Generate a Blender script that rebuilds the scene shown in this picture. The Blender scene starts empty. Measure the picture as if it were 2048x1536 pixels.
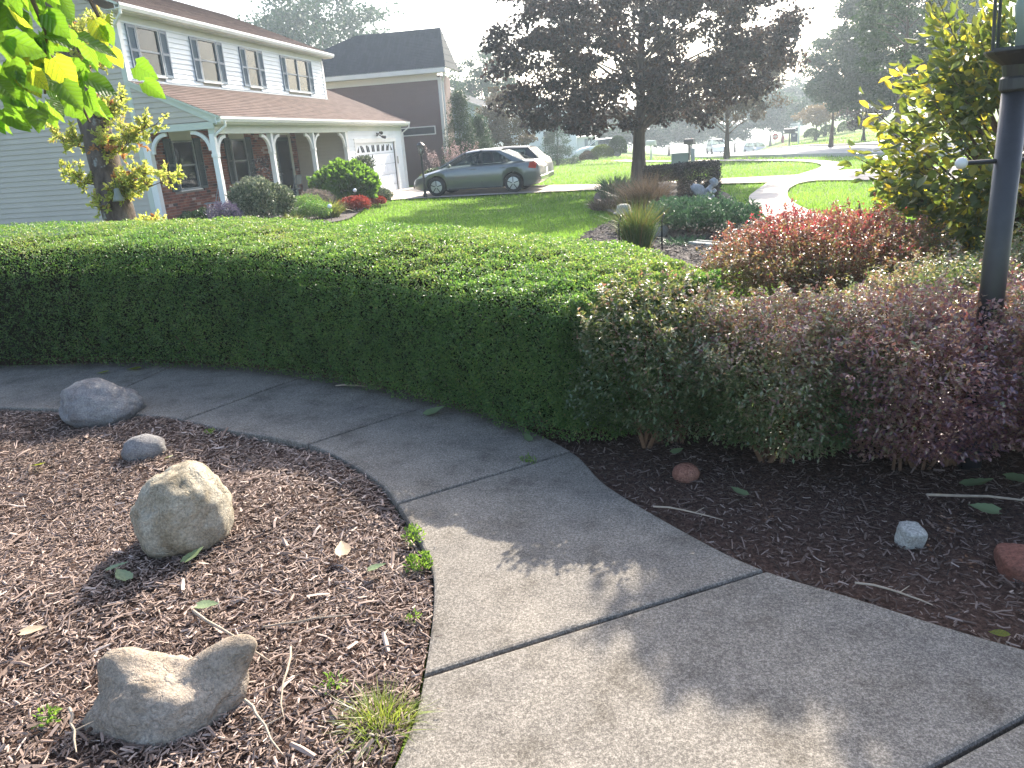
import bpy, bmesh, math, random
import numpy as np
from mathutils import Vector, Matrix, Euler, noise as mnoise
from mathutils.geometry import delaunay_2d_cdt
R=random.Random(7); RN=np.random.default_rng(11)
rad=math.radians
S=bpy.context.scene
COL=S.collection
# ---------------------------------------------------------------- camera
CAMH=1.6
cam=bpy.data.objects.new('camera',bpy.data.cameras.new('camera')); COL.objects.link(cam)
cam.data.sensor_width=36; cam.data.sensor_fit='HORIZONTAL'; cam.data.lens=1500/2048*36
cam.data.clip_start=.05; cam.data.clip_end=2500
_M=((0.98545582,-0.01325251,-0.1694143),(0.15644409,-0.31849773,0.93492483),(-0.06634817,-0.94783098,-0.31179216))
mw=Matrix.Identity(4)
for i in range(3):
    mw[i][0]=_M[i][0]; mw[i][1]=-_M[i][1]; mw[i][2]=-_M[i][2]
mw[2][3]=CAMH
cam.matrix_world=mw
S.camera=cam
# ---------------------------------------------------------------- light
SUN_AZ=rad(14); SUN_EL=rad(35)
w=bpy.data.worlds.new('World'); S.world=w; w.use_nodes=True
nt=w.node_tree; bg=nt.nodes['Background']
sky=nt.nodes.new('ShaderNodeTexSky'); sky.sky_type='NISHITA'; sky.sun_disc=False
sky.sun_elevation=SUN_EL; sky.sun_rotation=SUN_AZ
sky.air_density=1.0; sky.dust_density=3.0; sky.ozone_density=1.0
nt.links.new(sky.outputs[0],bg.inputs[0]); bg.inputs[1].default_value=.15
sd=bpy.data.lights.new('sun','SUN'); sun=bpy.data.objects.new('sun',sd); COL.objects.link(sun)
sd.energy=4.3; sd.angle=rad(.55); sd.color=(1,.92,.79)
sdir=Vector((math.sin(SUN_AZ)*math.cos(SUN_EL),math.cos(SUN_AZ)*math.cos(SUN_EL),math.sin(SUN_EL)))
sun.rotation_euler=(-sdir).to_track_quat('-Z','Y').to_euler()
sun.location=(0,0,60)
S.view_settings.view_transform='Standard'; S.view_settings.look='None'
S.view_settings.exposure=1.74; S.view_settings.gamma=1
S.cycles.max_bounces=6; S.cycles.diffuse_bounces=3; S.cycles.transmission_bounces=4
S.cycles.transparent_max_bounces=8; S.cycles.volume_bounces=0
# ---------------------------------------------------------------- helpers
def ss(a,b,x):
    t=np.clip((x-a)/(b-a),0,1); return t*t*(3-2*t)
def zg(x,y):
    x=np.asarray(x,float); y=np.asarray(y,float)
    d=np.maximum(y-5,0); s1=d*d/(d+2.); z=-.0095*s1
    e=np.maximum(y-42,0); e=e*e/(e+12.)
    r=x/np.maximum(y,1)
    w_=ss(-.06,.07,r)*(1-ss(.12,.20,r))
    return z-.026*e*w_+0.020*e*ss(.17,.28,r)
def gz(x,y): return float(zg(x,y))
def finish(o,parent):
    COL.objects.link(o)
    if parent is not None: o.parent=parent
    return o
def tag(o,label=None,cat=None,group=None,kind=None):
    if label: o['label']=label
    if cat: o['category']=cat
    if group: o['group']=group
    if kind: o['kind']=kind
    return o
def empty(name,loc,label,cat,group=None,rz=0):
    o=bpy.data.objects.new(name,None); o.location=loc; o.rotation_euler=(0,0,rz); o.empty_display_size=.1
    COL.objects.link(o); return tag(o,label,cat,group)
def npmesh(name,V,F,mats,attr=None,smooth=False,parent=None,mi=None,cattr=None):
    V=np.asarray(V,np.float32).reshape(-1,3); F=np.asarray(F,np.int32)
    me=bpy.data.meshes.new(name)
    k=F.shape[1]; n=len(F)
    me.vertices.add(len(V)); me.vertices.foreach_set('co',V.ravel())
    me.loops.add(n*k); me.loops.foreach_set('vertex_index',F.ravel())
    me.polygons.add(n); me.polygons.foreach_set('loop_start',np.arange(0,n*k,k,dtype=np.int32))
    me.polygons.foreach_set('use_smooth',np.full(n,smooth))
    if mi is not None: me.polygons.foreach_set('material_index',np.asarray(mi,np.int32))
    me.update(calc_edges=True)
    if attr is not None:
        a=me.attributes.new('rnd','FLOAT','POINT'); a.data.foreach_set('value',np.asarray(attr,np.float32).ravel())
    for m in (mats if isinstance(mats,(list,tuple)) else [mats]): me.materials.append(m)
    o=bpy.data.objects.new(name,me); return finish(o,parent)
class MB:
    def __init__(s): s.v=[]; s.f=[]; s.m=[]; s.cur=0
    def add(s,vs,fs):
        b=len(s.v); s.v+=[tuple(x) for x in vs]; s.f+=[tuple(b+i for i in f) for f in fs]; s.m+=[s.cur]*len(fs); return s
    def box(s,a,b,mat=None):
        x0,y0,z0=a; x1,y1,z1=b
        vs=[(x0,y0,z0),(x1,y0,z0),(x1,y1,z0),(x0,y1,z0),(x0,y0,z1),(x1,y0,z1),(x1,y1,z1),(x0,y1,z1)]
        if mat is not None: vs=[mat@Vector(v) for v in vs]
        return s.add(vs,[(3,2,1,0),(4,5,6,7),(0,1,5,4),(1,2,6,5),(2,3,7,6),(3,0,4,7)])
    def cbox(s,c,d,rz=0,rx=0,ry=0):
        m=Matrix.Translation(c)@Euler((rx,ry,rz)).to_matrix().to_4x4()
        return s.box((-d[0]/2,-d[1]/2,-d[2]/2),(d[0]/2,d[1]/2,d[2]/2),m)
    def tube(s,pts,rs,n=8,cap=True):
        pts=[Vector(p) for p in pts]
        if not isinstance(rs,(list,tuple)): rs=[rs]*len(pts)
        rings=[]; up=Vector((0,0,1)); a=None
        for i,p in enumerate(pts):
            d=(pts[min(i+1,len(pts)-1)]-pts[max(i-1,0)]).normalized()
            if a is None: a=d.orthogonal().normalized()
            else:
                a=(a-d*a.dot(d)); a=a.normalized() if a.length>1e-6 else d.orthogonal().normalized()
            b=d.cross(a); rings.append([p+(a*math.cos(2*math.pi*k/n)+b*math.sin(2*math.pi*k/n))*rs[i] for k in range(n)])
        vs=[v for r in rings for v in r]; fs=[]
        for i in range(len(rings)-1):
            for k in range(n):
                k2=(k+1)%n; fs.append((i*n+k,i*n+k2,(i+1)*n+k2,(i+1)*n+k))
        if cap: fs.append(tuple(range(n-1,-1,-1))); fs.append(tuple((len(rings)-1)*n+k for k in range(n)))
        return s.add(vs,fs)
    def lathe(s,c,prof,n=16,ax='z'):
        vs=[]; fs=[]
        for r,z in prof:
            for k in range(n):
                t=2*math.pi*k/n; p=(r*math.cos(t),r*math.sin(t),z)
                if ax=='y': p=(p[0],p[2],p[1])
                if ax=='x': p=(p[2],p[0],p[1])
                vs.append((c[0]+p[0],c[1]+p[1],c[2]+p[2]))
        for i in range(len(prof)-1):
            for k in range(n):
                k2=(k+1)%n; fs.append((i*n+k,i*n+k2,(i+1)*n+k2,(i+1)*n+k))
        fs.append(tuple(range(n-1,-1,-1))); fs.append(tuple((len(prof)-1)*n+k for k in range(n)))
        return s.add(vs,fs)
    def prism(s,poly,d):
        n=len(poly); d=Vector(d); p=[Vector(q) for q in poly]
        return s.add(p+[q+d for q in p],[tuple(range(n-1,-1,-1)),tuple(range(n,2*n))]+[(i,(i+1)%n,n+(i+1)%n,n+i) for i in range(n)])
    def build(s,name,mats,parent=None,smooth=False,bevel=0,loc=None):
        me=bpy.data.meshes.new(name); me.from_pydata([tuple(v) for v in s.v],[],s.f)
        for m in (mats if isinstance(mats,(list,tuple)) else [mats]): me.materials.append(m)
        me.polygons.foreach_set('material_index',s.m)
        bm=bmesh.new(); bm.from_mesh(me); bmesh.ops.recalc_face_normals(bm,faces=bm.faces)
        if bevel: bmesh.ops.bevel(bm,geom=list(bm.edges),offset=bevel,segments=1,affect='EDGES',profile=.5)
        bm.to_mesh(me); bm.free()
        if smooth:
            me.polygons.foreach_set('use_smooth',[True]*len(me.polygons))
        me.update()
        o=bpy.data.objects.new(name,me)
        if loc: o.location=loc
        return finish(o,parent)
# ---------------------------------------------------------------- materials
def newmat(name):
    m=bpy.data.materials.new(name); m.use_nodes=True; return m,m.node_tree,m.node_tree.nodes['Principled BSDF']
def ramp(nt,fac,cols):
    r=nt.nodes.new('ShaderNodeValToRGB'); e=r.color_ramp.elements
    while len(e)>1: e.remove(e[-1])
    e[0].position=0; e[0].color=(*cols[0],1)
    for i,c in enumerate(cols[1:]):
        x=e.new((i+1)/(len(cols)-1)); x.color=(*c,1)
    nt.links.new(fac,r.inputs[0]); return r.outputs[0]
def noisetex(nt,scale,detail=4,rough=.6,coord='Object',stretch=None):
    tc=nt.nodes.new('ShaderNodeTexCoord'); n=nt.nodes.new('ShaderNodeTexNoise')
    src=tc.outputs[coord]
    if coord=='World':
        pass
    if stretch:
        mp=nt.nodes.new('ShaderNodeMapping'); mp.inputs['Scale'].default_value=stretch; nt.links.new(src,mp.inputs[0]); src=mp.outputs[0]
    nt.links.new(src,n.inputs['Vector']); n.inputs['Scale'].default_value=scale; n.inputs['Detail'].default_value=detail; n.inputs['Roughness'].default_value=rough
    return n.outputs['Fac']
def contrast(nt,x,lo,hi):
    m=nt.nodes.new('ShaderNodeMapRange'); m.inputs[1].default_value=lo; m.inputs[2].default_value=hi; nt.links.new(x,m.inputs[0]); return m.outputs[0]
def mixc(nt,f,a,b,mode='MIX'):
    m=nt.nodes.new('ShaderNodeMix'); m.data_type='RGBA'; m.blend_type=mode
    for s_,i in ((f,0),(a,6),(b,7)):
        if isinstance(s_,(int,float)): m.inputs[i].default_value=s_
        elif isinstance(s_,tuple): m.inputs[i].default_value=(*s_,1)
        else: nt.links.new(s_,m.inputs[i])
    return m.outputs[2]
def bump(nt,p,h,strength=.3,dist=.01):
    b=nt.nodes.new('ShaderNodeBump'); b.inputs['Strength'].default_value=strength; b.inputs['Distance'].default_value=dist
    nt.links.new(h,b.inputs['Height']); nt.links.new(b.outputs[0],p.inputs['Normal'])
def pmat(name,col,rough=.6,var=.12,scale=6,metal=0,spec=.5,bmp=0,bscale=40,coat=0,stretch=None):
    m,nt,p=newmat(name)
    lo=tuple(c*(1-var) for c in col); hi=tuple(min(1,c*(1+var)) for c in col)
    f=contrast(nt,noisetex(nt,scale,5,.6,stretch=stretch),.3,.7)
    nt.links.new(ramp(nt,f,[lo,hi]),p.inputs['Base Color'])
    p.inputs['Roughness'].default_value=rough; p.inputs['Metallic'].default_value=metal; p.inputs['Specular IOR Level'].default_value=spec
    if coat: p.inputs['Coat Weight'].default_value=coat; p.inputs['Coat Roughness'].default_value=.05
    if bmp: bump(nt,p,noisetex(nt,bscale,5,.6),bmp,.01)
    return m
def leafmat(name,cols,trans=None,tfac=.45,rough=.4,spec=.5):
    m,nt,p=newmat(name)
    a=nt.nodes.new('ShaderNodeAttribute'); a.attribute_name='rnd'
    c=ramp(nt,a.outputs['Fac'],cols)
    nt.links.new(c,p.inputs['Base Color']); p.inputs['Roughness'].default_value=rough; p.inputs['Specular IOR Level'].default_value=spec
    t=nt.nodes.new('ShaderNodeBsdfTranslucent')
    if trans: nt.links.new(ramp(nt,a.outputs['Fac'],trans),t.inputs[0])
    else: nt.links.new(c,t.inputs[0])
    mx=nt.nodes.new('ShaderNodeMixShader'); mx.inputs[0].default_value=tfac
    nt.links.new(p.outputs[0],mx.inputs[1]); nt.links.new(t.outputs[0],mx.inputs[2])
    nt.links.new(mx.outputs[0],nt.nodes['Material Output'].inputs[0])
    return m
def rndmat(name,cols,rough=.8,spec=.3,bmp=0,bscale=60):
    m,nt,p=newmat(name)
    a=nt.nodes.new('ShaderNodeAttribute'); a.attribute_name='rnd'
    c=ramp(nt,a.outputs['Fac'],cols)
    nt.links.new(c,p.inputs['Base Color']); p.inputs['Roughness'].default_value=rough; p.inputs['Specular IOR Level'].default_value=spec
    if bmp: bump(nt,p,noisetex(nt,bscale,5,.6),bmp,.01)
    return m
def glassmat(name,tint=(.8,.85,.85),opac=.35,rough=.02):
    m,nt,p=newmat(name); p.inputs['Base Color'].default_value=(.02,.03,.035,1); p.inputs['Roughness'].default_value=rough
    p.inputs['Specular IOR Level'].default_value=.8
    t=nt.nodes.new('ShaderNodeBsdfTransparent'); t.inputs[0].default_value=(*tint,1)
    mx=nt.nodes.new('ShaderNodeMixShader'); mx.inputs[0].default_value=opac
    nt.links.new(t.outputs[0],mx.inputs[1]); nt.links.new(p.outputs[0],mx.inputs[2])
    nt.links.new(mx.outputs[0],nt.nodes['Material Output'].inputs[0]); return m
M={}
# lawn soil under the blades
m,nt,p=newmat('lawn_base'); f=noisetex(nt,1.2,6,.65); g=noisetex(nt,60,3,.7)
c1=ramp(nt,contrast(nt,f,.3,.7),[(.075,.14,.02),(.13,.205,.03),(.22,.25,.07)])
nt.links.new(mixc(nt,.5,c1,ramp(nt,contrast(nt,g,.3,.7),[(.05,.10,.015),(.17,.26,.05)])),p.inputs['Base Color'])
p.inputs['Roughness'].default_value=.9; p.inputs['Specular IOR Level'].default_value=.1; bump(nt,p,g,.6,.05); M['lawn']=m
# mulch base
m,nt,p=newmat('mulch_base'); f=noisetex(nt,55,6,.75); g=noisetex(nt,3,3,.6)
nt.links.new(ramp(nt,contrast(nt,f,.3,.72),[(.02,.013,.010),(.075,.045,.034),(.16,.10,.08)]),p.inputs['Base Color'])
p.inputs['Roughness'].default_value=.95; p.inputs['Specular IOR Level'].default_value=.15; bump(nt,p,f,1,.02); M['mulch']=m
# walkway concrete with exposed fines, dirt and stains
m,nt,p=newmat('concrete')
fa=noisetex(nt,210,3,.85); fb=noisetex(nt,95,2,.7); fine=nt.nodes.new('ShaderNodeMix'); fine.inputs[0].default_value=.38; nt.links.new(fa,fine.inputs[2]); nt.links.new(fb,fine.inputs[3]); fine=fine.outputs[0]; mid=noisetex(nt,30,4,.6); big=noisetex(nt,1.5,5,.65)
c1=ramp(nt,contrast(nt,fine,.41,.60),[(.075,.066,.055),(.19,.168,.142),(.40,.36,.305)])
c2=mixc(nt,contrast(nt,big,.35,.75),c1,ramp(nt,contrast(nt,fine,.41,.60),[(.045,.041,.037),(.12,.11,.10),(.26,.24,.22)]))
c3=mixc(nt,.28,c2,ramp(nt,contrast(nt,mid,.3,.7),[(.10,.092,.082),(.23,.21,.185)]))
blot=noisetex(nt,4.5,6,.72); c3=mixc(nt,1,c3,ramp(nt,contrast(nt,blot,.32,.62),[(.62,.60,.57),(.92,.91,.9),(1.08,1.07,1.05)]),'MULTIPLY')
nt.links.new(c3,p.inputs['Base Color']); p.inputs['Roughness'].default_value=.9; p.inputs['Specular IOR Level'].default_value=.25
bump(nt,p,fine,.6,.004); M['concrete']=m
M['joint']=pmat('joint_dirt',(.05,.045,.03),.95,.4,60)
M['drive']=pmat('drive_concrete',(.50,.44,.38),.9,.12,3,spec=.15,bmp=.1)
M['road']=pmat('road_glare_tone',(.42,.40,.38),.9,.08,1.2,spec=.15)  # low sun glare on the street is put into this pale base
M['kerb']=pmat('kerb_concrete',(.48,.45,.42),.9,.1,3,spec=.15)
# ---------------------------------------------------------------- ground
def ground_sheet():
    ys=np.concatenate([np.linspace(-12,4,9),np.linspace(5,60,56),np.linspace(62,160,50),np.linspace(170,900,24)])
    us=np.concatenate([np.linspace(-1.6,-.8,9),np.linspace(-.75,.6,82),np.linspace(.7,1.6,9)])
    V=[]
    for y in ys:
        sc=max(y,14) if y<60 else y
        for u in us:
            x=u*sc; V.append((x,y,gz(x,y)-(.02 if y>7 else .045)))
    n=len(us); F=[(j*n+i,j*n+i+1,(j+1)*n+i+1,(j+1)*n+i) for j in range(len(ys)-1) for i in range(n-1)]
    o=npmesh('ground',V,F,M['lawn'],smooth=True); o['kind']='structure'; return o
ground_sheet()
def inpoly(P,poly):
    x=P[:,0]; y=P[:,1]; r=np.zeros(len(P),bool); n=len(poly); j=n-1
    for i in range(n):
        xi,yi=poly[i][:2]; xj,yj=poly[j][:2]
        c=((yi>y)!=(yj>y)); 
        with np.errstate(divide='ignore',invalid='ignore'): xx=(xj-xi)*(y-yi)/(yj-yi+1e-12)+xi
        r^=c&(x<xx); j=i
    return r
def smoothpoly(pts,k=4,closed=True):
    P=[np.array(p[:2],float) for p in pts]; n=len(P); out=[]
    rng=range(n) if closed else range(n-1)
    for i in rng:
        if closed: a,b,c,d=P[i-1],P[i],P[(i+1)%n],P[(i+2)%n]
        else: a,b,c,d=P[max(i-1,0)],P[i],P[i+1],P[min(i+2,n-1)]
        for t in np.arange(k)/k:
            out.append(tuple(.5*((2*b)+(-a+c)*t+(2*a-5*b+4*c-d)*t*t+(-a+3*b-3*c+d)*t**3)))
    if not closed: out.append(tuple(P[-1]))
    return out
def drape(name,poly,off,mat,step,parent=None,edge=0,hf=None):
    poly=[tuple(map(float,p[:2])) for p in poly]
    pts=[]                                             # densify the border
    for a,b in zip(poly,poly[1:]+poly[:1]):
        L=math.dist(a,b); k=max(1,int(L/step))
        for i in range(k): pts.append((a[0]+(b[0]-a[0])*i/k,a[1]+(b[1]-a[1])*i/k))
    nb=len(pts); xs=[p[0] for p in pts]; ys=[p[1] for p in pts]
    gx,gy=np.meshgrid(np.arange(min(xs),max(xs),step),np.arange(min(ys),max(ys),step))
    g=np.stack([gx.ravel(),gy.ravel()],1)
    if len(g): 
        g=g[inpoly(g,poly)]
        bp=np.array(pts)
        if len(g): g=g[np.min(np.linalg.norm(g[:,None]-bp[None],axis=2),axis=1)>step*.35]
    allp=[Vector(p) for p in pts]+[Vector(map(float,p)) for p in g]
    vs,_,fs,_,_,_=delaunay_2d_cdt(allp,[(i,(i+1)%nb) for i in range(nb)],[],1,1e-5)
    h=lambda x,y: gz(x,y)+off+(hf(x,y) if hf else 0)
    V=[(v.x,v.y,h(v.x,v.y)) for v in vs]; F=[tuple(f) for f in fs]
    if edge:
        b0=len(V)
        for q in pts: V.append((q[0],q[1],h(*q)-edge))
        for q in pts: V.append((q[0],q[1],h(*q)))
        for i in range(nb): F.append((b0+i,b0+(i+1)%nb,b0+nb+(i+1)%nb,b0+nb+i))
    me=bpy.data.meshes.new(name); me.from_pydata(V,[],F); me.materials.append(mat)
    bm=bmesh.new(); bm.from_mesh(me); bmesh.ops.recalc_face_normals(bm,faces=bm.faces); 
    bm.faces.ensure_lookup_table()
    up=sum(f.normal.z for f in bm.faces if abs(f.normal.z)>.5)
    if up<0: bmesh.ops.reverse_faces(bm,faces=bm.faces)
    bm.to_mesh(me); bm.free()
    o=bpy.data.objects.new(name,me); return finish(o,parent)
def struct(o): o['kind']='structure'; return o
# front walkway: slabs, each a piece of its own, joints between them
WL=smoothpoly([(-9,3.6),(-6.3,4.2),(-4.9,4.40),(-4.5,4.37),(-3.85,4.30),(-3.28,4.20),(-2.91,4.10),(-2.52,3.93),(-1.88,3.70),(-1.36,3.29),(-1.13,3.0),(-.87,2.56),(-.77,2.29),(-.69,1.86),(-.67,1.62),(-.70,1.35),(-.85,.6),(-1.1,-.6)],5,False)
WR=smoothpoly([(-9,4.9),(-6.4,5.5),(-5.35,5.45),(-4.43,5.5),(-3.75,5.42),(-3.46,5.38),(-2.42,5.10),(-1.90,4.84),(-1.24,4.45),(-.80,4.10),(-.36,3.62),(-.15,3.21),(.23,2.74),(.45,2.53),(.71,2.38),(1.15,2.13),(1.7,1.92),(2.8,1.75),],5,False)
def nearest(L,p): return min(range(len(L)),key=lambda i: math.dist(L[i],p))
jl=[(-6.3,4.2),(-3.85,4.30),(-2.91,4.10),(-1.88,3.70),(-1.13,3.0),(-.69,1.86),(-.85,.6)]
jr=[(-6.4,5.5),(-3.75,5.42),(-2.42,5.10),(-1.24,4.45),(-.36,3.62),(.45,2.53),(1.35,2.05)]
iL=[0]+[nearest(WL,p) for p in jl]+[len(WL)-1]; iR=[0]+[nearest(WR,p) for p in jr]+[len(WR)-1]
walk=struct(MB().box((-3.2,.8,-.16),(-3.1,.9,-.15)).build('walkway',M['joint']))
drape('joint_soil',WL+WR[::-1],-.022,M['joint'],.5,walk)
def inset(poly,d):
    n=len(poly); out=[]
    A=sum(poly[i][0]*poly[(i+1)%n][1]-poly[(i+1)%n][0]*poly[i][1] for i in range(n)); s=1 if A>0 else -1
    for i in range(n):
        a=Vector(poly[i-1]);b=Vector(poly[i]);c=Vector(poly[(i+1)%n])
        d1=(b-a); d2=(c-b)
        if d1.length<1e-6 or d2.length<1e-6: continue
        n1=Vector((-d1.y,d1.x)).normalized()*s; n2=Vector((-d2.y,d2.x)).normalized()*s
        nn=(n1+n2); nn=nn.normalized()*min(2,1/max(.5,nn.length/2)); q=b+nn*d; out.append((q.x,q.y))
    return out
WALKPOLY=WL+WR[::-1]
for k in range(len(iL)-1):
    poly=WL[iL[k]:iL[k+1]+1]+WR[iR[k]:iR[k+1]+1][::-1]
    q=inset(poly,.007)
    sl=drape('slab',q,.02+R.uniform(-.002,.002),M['concrete'],.25,walk,edge=.06)
    bm=bmesh.new(); bm.from_mesh(sl.data); bmesh.ops.remove_doubles(bm,verts=bm.verts,dist=.0005)
    es=[e for e in bm.edges if len(e.link_faces)==2 and e.calc_face_angle(0)>1.2 and e.verts[0].co.z>.0]
    bmesh.ops.bevel(bm,geom=es,offset=.012,segments=2,affect='EDGES',profile=.5)
    bm.to_mesh(sl.data); bm.free()
# beds
LBED=[(-9,-2),(-9,3.6)]+WL[4:]+[(-1.1,-2)]
RBED=[(-9.5,4.4)]+WR+[(4.5,1.6),(5.5,3),(5,6.5),(3.6,7.9),(2,7.7),(.9,6.4),(.3,5.4),(-.9,6.1),(-2.4,6.9),(-4,7.3),(-6,7.1),(-9,7)]
def hl(x,y): return .018*math.sin(3.1*x+1)*math.sin(2.7*y)-.01+.02*mnoise.noise(Vector((x*2,y*2,0)))
def hr(x,y): return .02*mnoise.noise(Vector((x*2,y*2,3)))-.008
struct(drape('mulch_bed',LBED,0,M['mulch'],.16,hf=hl)); struct(drape('mulch_bed',RBED,0,M['mulch'],.2,hf=hr))
MBED=smoothpoly([(-.9,11.16),(-.9,12.3),(-.68,13.58),(-.36,15.13),(-.8,17.2),(-1.05,19),(-1.19,21.5),(-1.0,24.5),(0,25.9),(1.0,25.4),(1.6,22),(2.14,19.9),(2.04,17.06),(2.06,14.87),(2.0,11),(1.35,9.4),(.43,8.9),(-.35,9.6)],3)
M['mulch_grey']=pmat('mulch_weathered',(.055,.042,.038),.95,.6,40,bmp=.8,bscale=60)
struct(drape('mulch_bed',MBED,.02,M['mulch_grey'],.5,hf=lambda x,y:.06*mnoise.noise(Vector((x,y,0)))+.05))
HBED=smoothpoly([(-12.1,17.2),(-8.6,17),(-7.3,18),(-7.6,20),(-8.1,22),(-8.9,23.6),(-10.1,24.5),(-11,26.5),(-12.1,26.5)],3)
struct(drape('mulch_bed',HBED,.03,M['mulch_grey'],.8))
# drive, sidewalk, street
DRIVE=[(-10.2,26.9),(-9.3,25.2),(-8.0,25.35),(-7.04,25.31),(-4.48,24.97),(-1.99,24.59),(.35,24.1),(2.43,23.9),(3.64,23.4),(5.08,23.0),(6.7,21.6),(8.4,19.8),(11,17),(14.5,20),(11.5,24),(8.74,26.68),(7.03,27.5),(5.85,27.35),(5.0,26.3),(2.68,26.6),(.4,26.9),(-1.33,27.4),(-3,28.6),(-5.5,30.2),(-8,31.4),(-8.8,33.4),(-10.2,33.4)]
struct(drape('driveway',DRIVE,.03,M['drive'],1.0))
SW1=smoothpoly([(2.2,13.5),(2.28,15.3),(2.33,16.88),(2.57,18.79),(2.9,20.19),(3.54,22.71),(3.7,23.3)],3,False)
SW2=smoothpoly([(5.0,23.0),(4.4,22.34),(3.76,20.41),(3.34,18.23),(3.15,16.37),(3.12,15.28),(3.1,13.5)],3,False)
struct(drape('sidewalk',SW1+SW2,.036,M['drive'],.8))
SWU=smoothpoly([(5.2,26.6),(6.0,28.4),(6.5,29.8),(6.95,31.46),(7.2,33.68),(7.05,36.07),(6.17,38.54),(4.47,41.99),(2.4,46),(.75,49.0),(-2,56)],3,False)
SWV=smoothpoly([(-.8,58),(1.9,50.2),(3.6,47),(5.63,42.0),(7.0,38.9),(7.8,36.2),(8.0,33.9),(7.75,31.4),(7.2,29.2),(6.45,27.2)],3,False)
struct(drape('sidewalk',SWU+SWV,.036,M['drive'],1.0))
ROADN=smoothpoly([(17,22),(13.5,27.0),(12.3,32.5),(11.07,37.13),(9.47,40.49),(7.21,44.44),(5.28,49.6),(4.3,54.5),(4.2,62),(5.2,78),(7,100),(8,140)],3,False)
ROADF=smoothpoly([(13.2,140),(11.6,100),(10.6,80),(10.9,68),(11.8,60),(12.9,54),(14.6,48.5),(17.5,41),(20.5,34),(26,26)],3,False)
struct(drape('street',ROADN+ROADF,.03,M['road'],2.0))
def kerb(line,side):
    m=MB(); L=[Vector((*p,0)) for p in line]
    pr=[]
    for i,p in enumerate(L):
        d=(L[min(i+1,len(L)-1)]-L[max(i-1,0)]).normalized(); nn=Vector((-d.y,d.x,0))*side
        z=gz(p.x,p.y); pr.append([Vector((p.x,p.y,z-.1)),Vector((p.x,p.y,z+.12)),Vector((p.x+nn.x*.16,p.y+nn.y*.16,z+.14)),Vector((p.x+nn.x*.16,p.y+nn.y*.16,z-.1))])
    for a,b in zip(pr,pr[1:]): m.add(a+b,[(0,1,5,4),(1,2,6,5),(2,3,7,6)])
    return m
struct(kerb(ROADN[6:],1).build('kerb',M['kerb'])); struct(kerb(ROADF[:-3],1).build('kerb',M['kerb']))
D2=[(13.1,54.4),(13.7,51.2),(18,50),(24,52),(24,58),(18.2,57.5)]
struct(drape('driveway',D2,.05,M['drive'],2.0))
# ---------------------------------------------------------------- leaf and blade clouds
def unit(A): return A/np.maximum(np.linalg.norm(A,axis=1,keepdims=True),1e-9)
def leafcloud(name,P,D,L,Wd,mat,parent,rnd,fold=.25,hexa=False,kind='stuff',up=None,jit=.9):
    n=len(P); P=np.asarray(P,float)
    L=np.broadcast_to(L,(n,))[:,None]; Wd=np.broadcast_to(Wd,(n,))[:,None]
    D=unit(D+RN.normal(0,jit,(n,3)))
    q=RN.normal(0,1,(n,3)) if up is None else np.array(up)[None]+RN.normal(0,.5,(n,3))
    U=unit(np.cross(D,q)); N=np.cross(U,D)
    if hexa:
        vs=[P,P+D*L*.3+U*Wd*.42+N*Wd*fold,P+D*L*.7+U*Wd*.45+N*Wd*fold*.6,P+D*L-N*L*.12,P+D*L*.7-U*Wd*.45+N*Wd*fold*.6,P+D*L*.3-U*Wd*.42+N*Wd*fold]
        V=np.stack(vs,1).reshape(-1,3); b=np.arange(n)[:,None]*6
        F=np.concatenate([b+np.array([[0,1,2,3]]),b+np.array([[0,3,4,5]])],0); k=6
    else:
        vs=[P,P+D*L*.5+U*Wd*.5+N*Wd*fold,P+D*L,P+D*L*.5-U*Wd*.5+N*Wd*fold]
        V=np.stack(vs,1).reshape(-1,3); b=np.arange(n)[:,None]*4
        F=np.concatenate([b+np.array([[0,1,2]]),b+np.array([[0,2,3]])],0); k=4
    o=npmesh(name,V,F,mat,attr=np.repeat(rnd,k),smooth=False,parent=parent)
    if kind: o['kind']=kind
    return o
def vnoise(P,s,seed=0):
    r=np.random.default_rng(seed); out=np.zeros(len(P))
    for i in range(5):
        k=r.normal(0,1,3); k/=np.linalg.norm(k); k2=r.normal(0,1,3); k2/=np.linalg.norm(k2); f=s*(1+.7*i)
        out+=np.sin(P@k*f+r.uniform(0,6))*np.sin(P@k2*f*.8+r.uniform(0,6))/(1+.35*i)
    return out/2.2
def blades(name,P,h,wd,mat,parent=None,rnd=None,lean=.35,kind='stuff',dirs=None,seg=1):
    n=len(P); P=np.asarray(P,float); h=np.broadcast_to(h,(n,))[:,None]; wd=np.broadcast_to(wd,(n,))[:,None]
    a=RN.uniform(0,2*np.pi,n); U=np.stack([np.cos(a),np.sin(a),0*a],1)
    T=RN.normal(0,lean,(n,3)); T[:,2]=1
    if dirs is not None: T=T+dirs
    T=unit(T)
    if seg==1:
        V=np.stack([P-U*wd/2,P+U*wd/2,P+T*h],1).reshape(-1,3); F=np.arange(n*3).reshape(-1,3); k=3
    else:
        B=T.copy(); B[:,:2]*=2.6; B[:,2]*=.75; B=unit(B); mid=P+T*h*.55; tip=mid+B*h*.5; tip[:,2]-=h[:,0]*.12*np.abs(RN.normal(0,1,n))
        V=np.stack([P-U*wd/2,P+U*wd/2,mid+U*wd*.4,mid-U*wd*.4,tip],1).reshape(-1,3); b=np.arange(n)[:,None]*5
        q=b+np.array([[0,1,2]]); q2=b+np.array([[0,2,3]]); q3=b+np.array([[3,2,4]]); F=np.concatenate([q,q2,q3],0); k=5
    if rnd is None: rnd=RN.random(n)
    o=npmesh(name,V,F,mat,attr=np.repeat(rnd,k),parent=parent)
    if kind: o['kind']=kind
    return o
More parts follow.
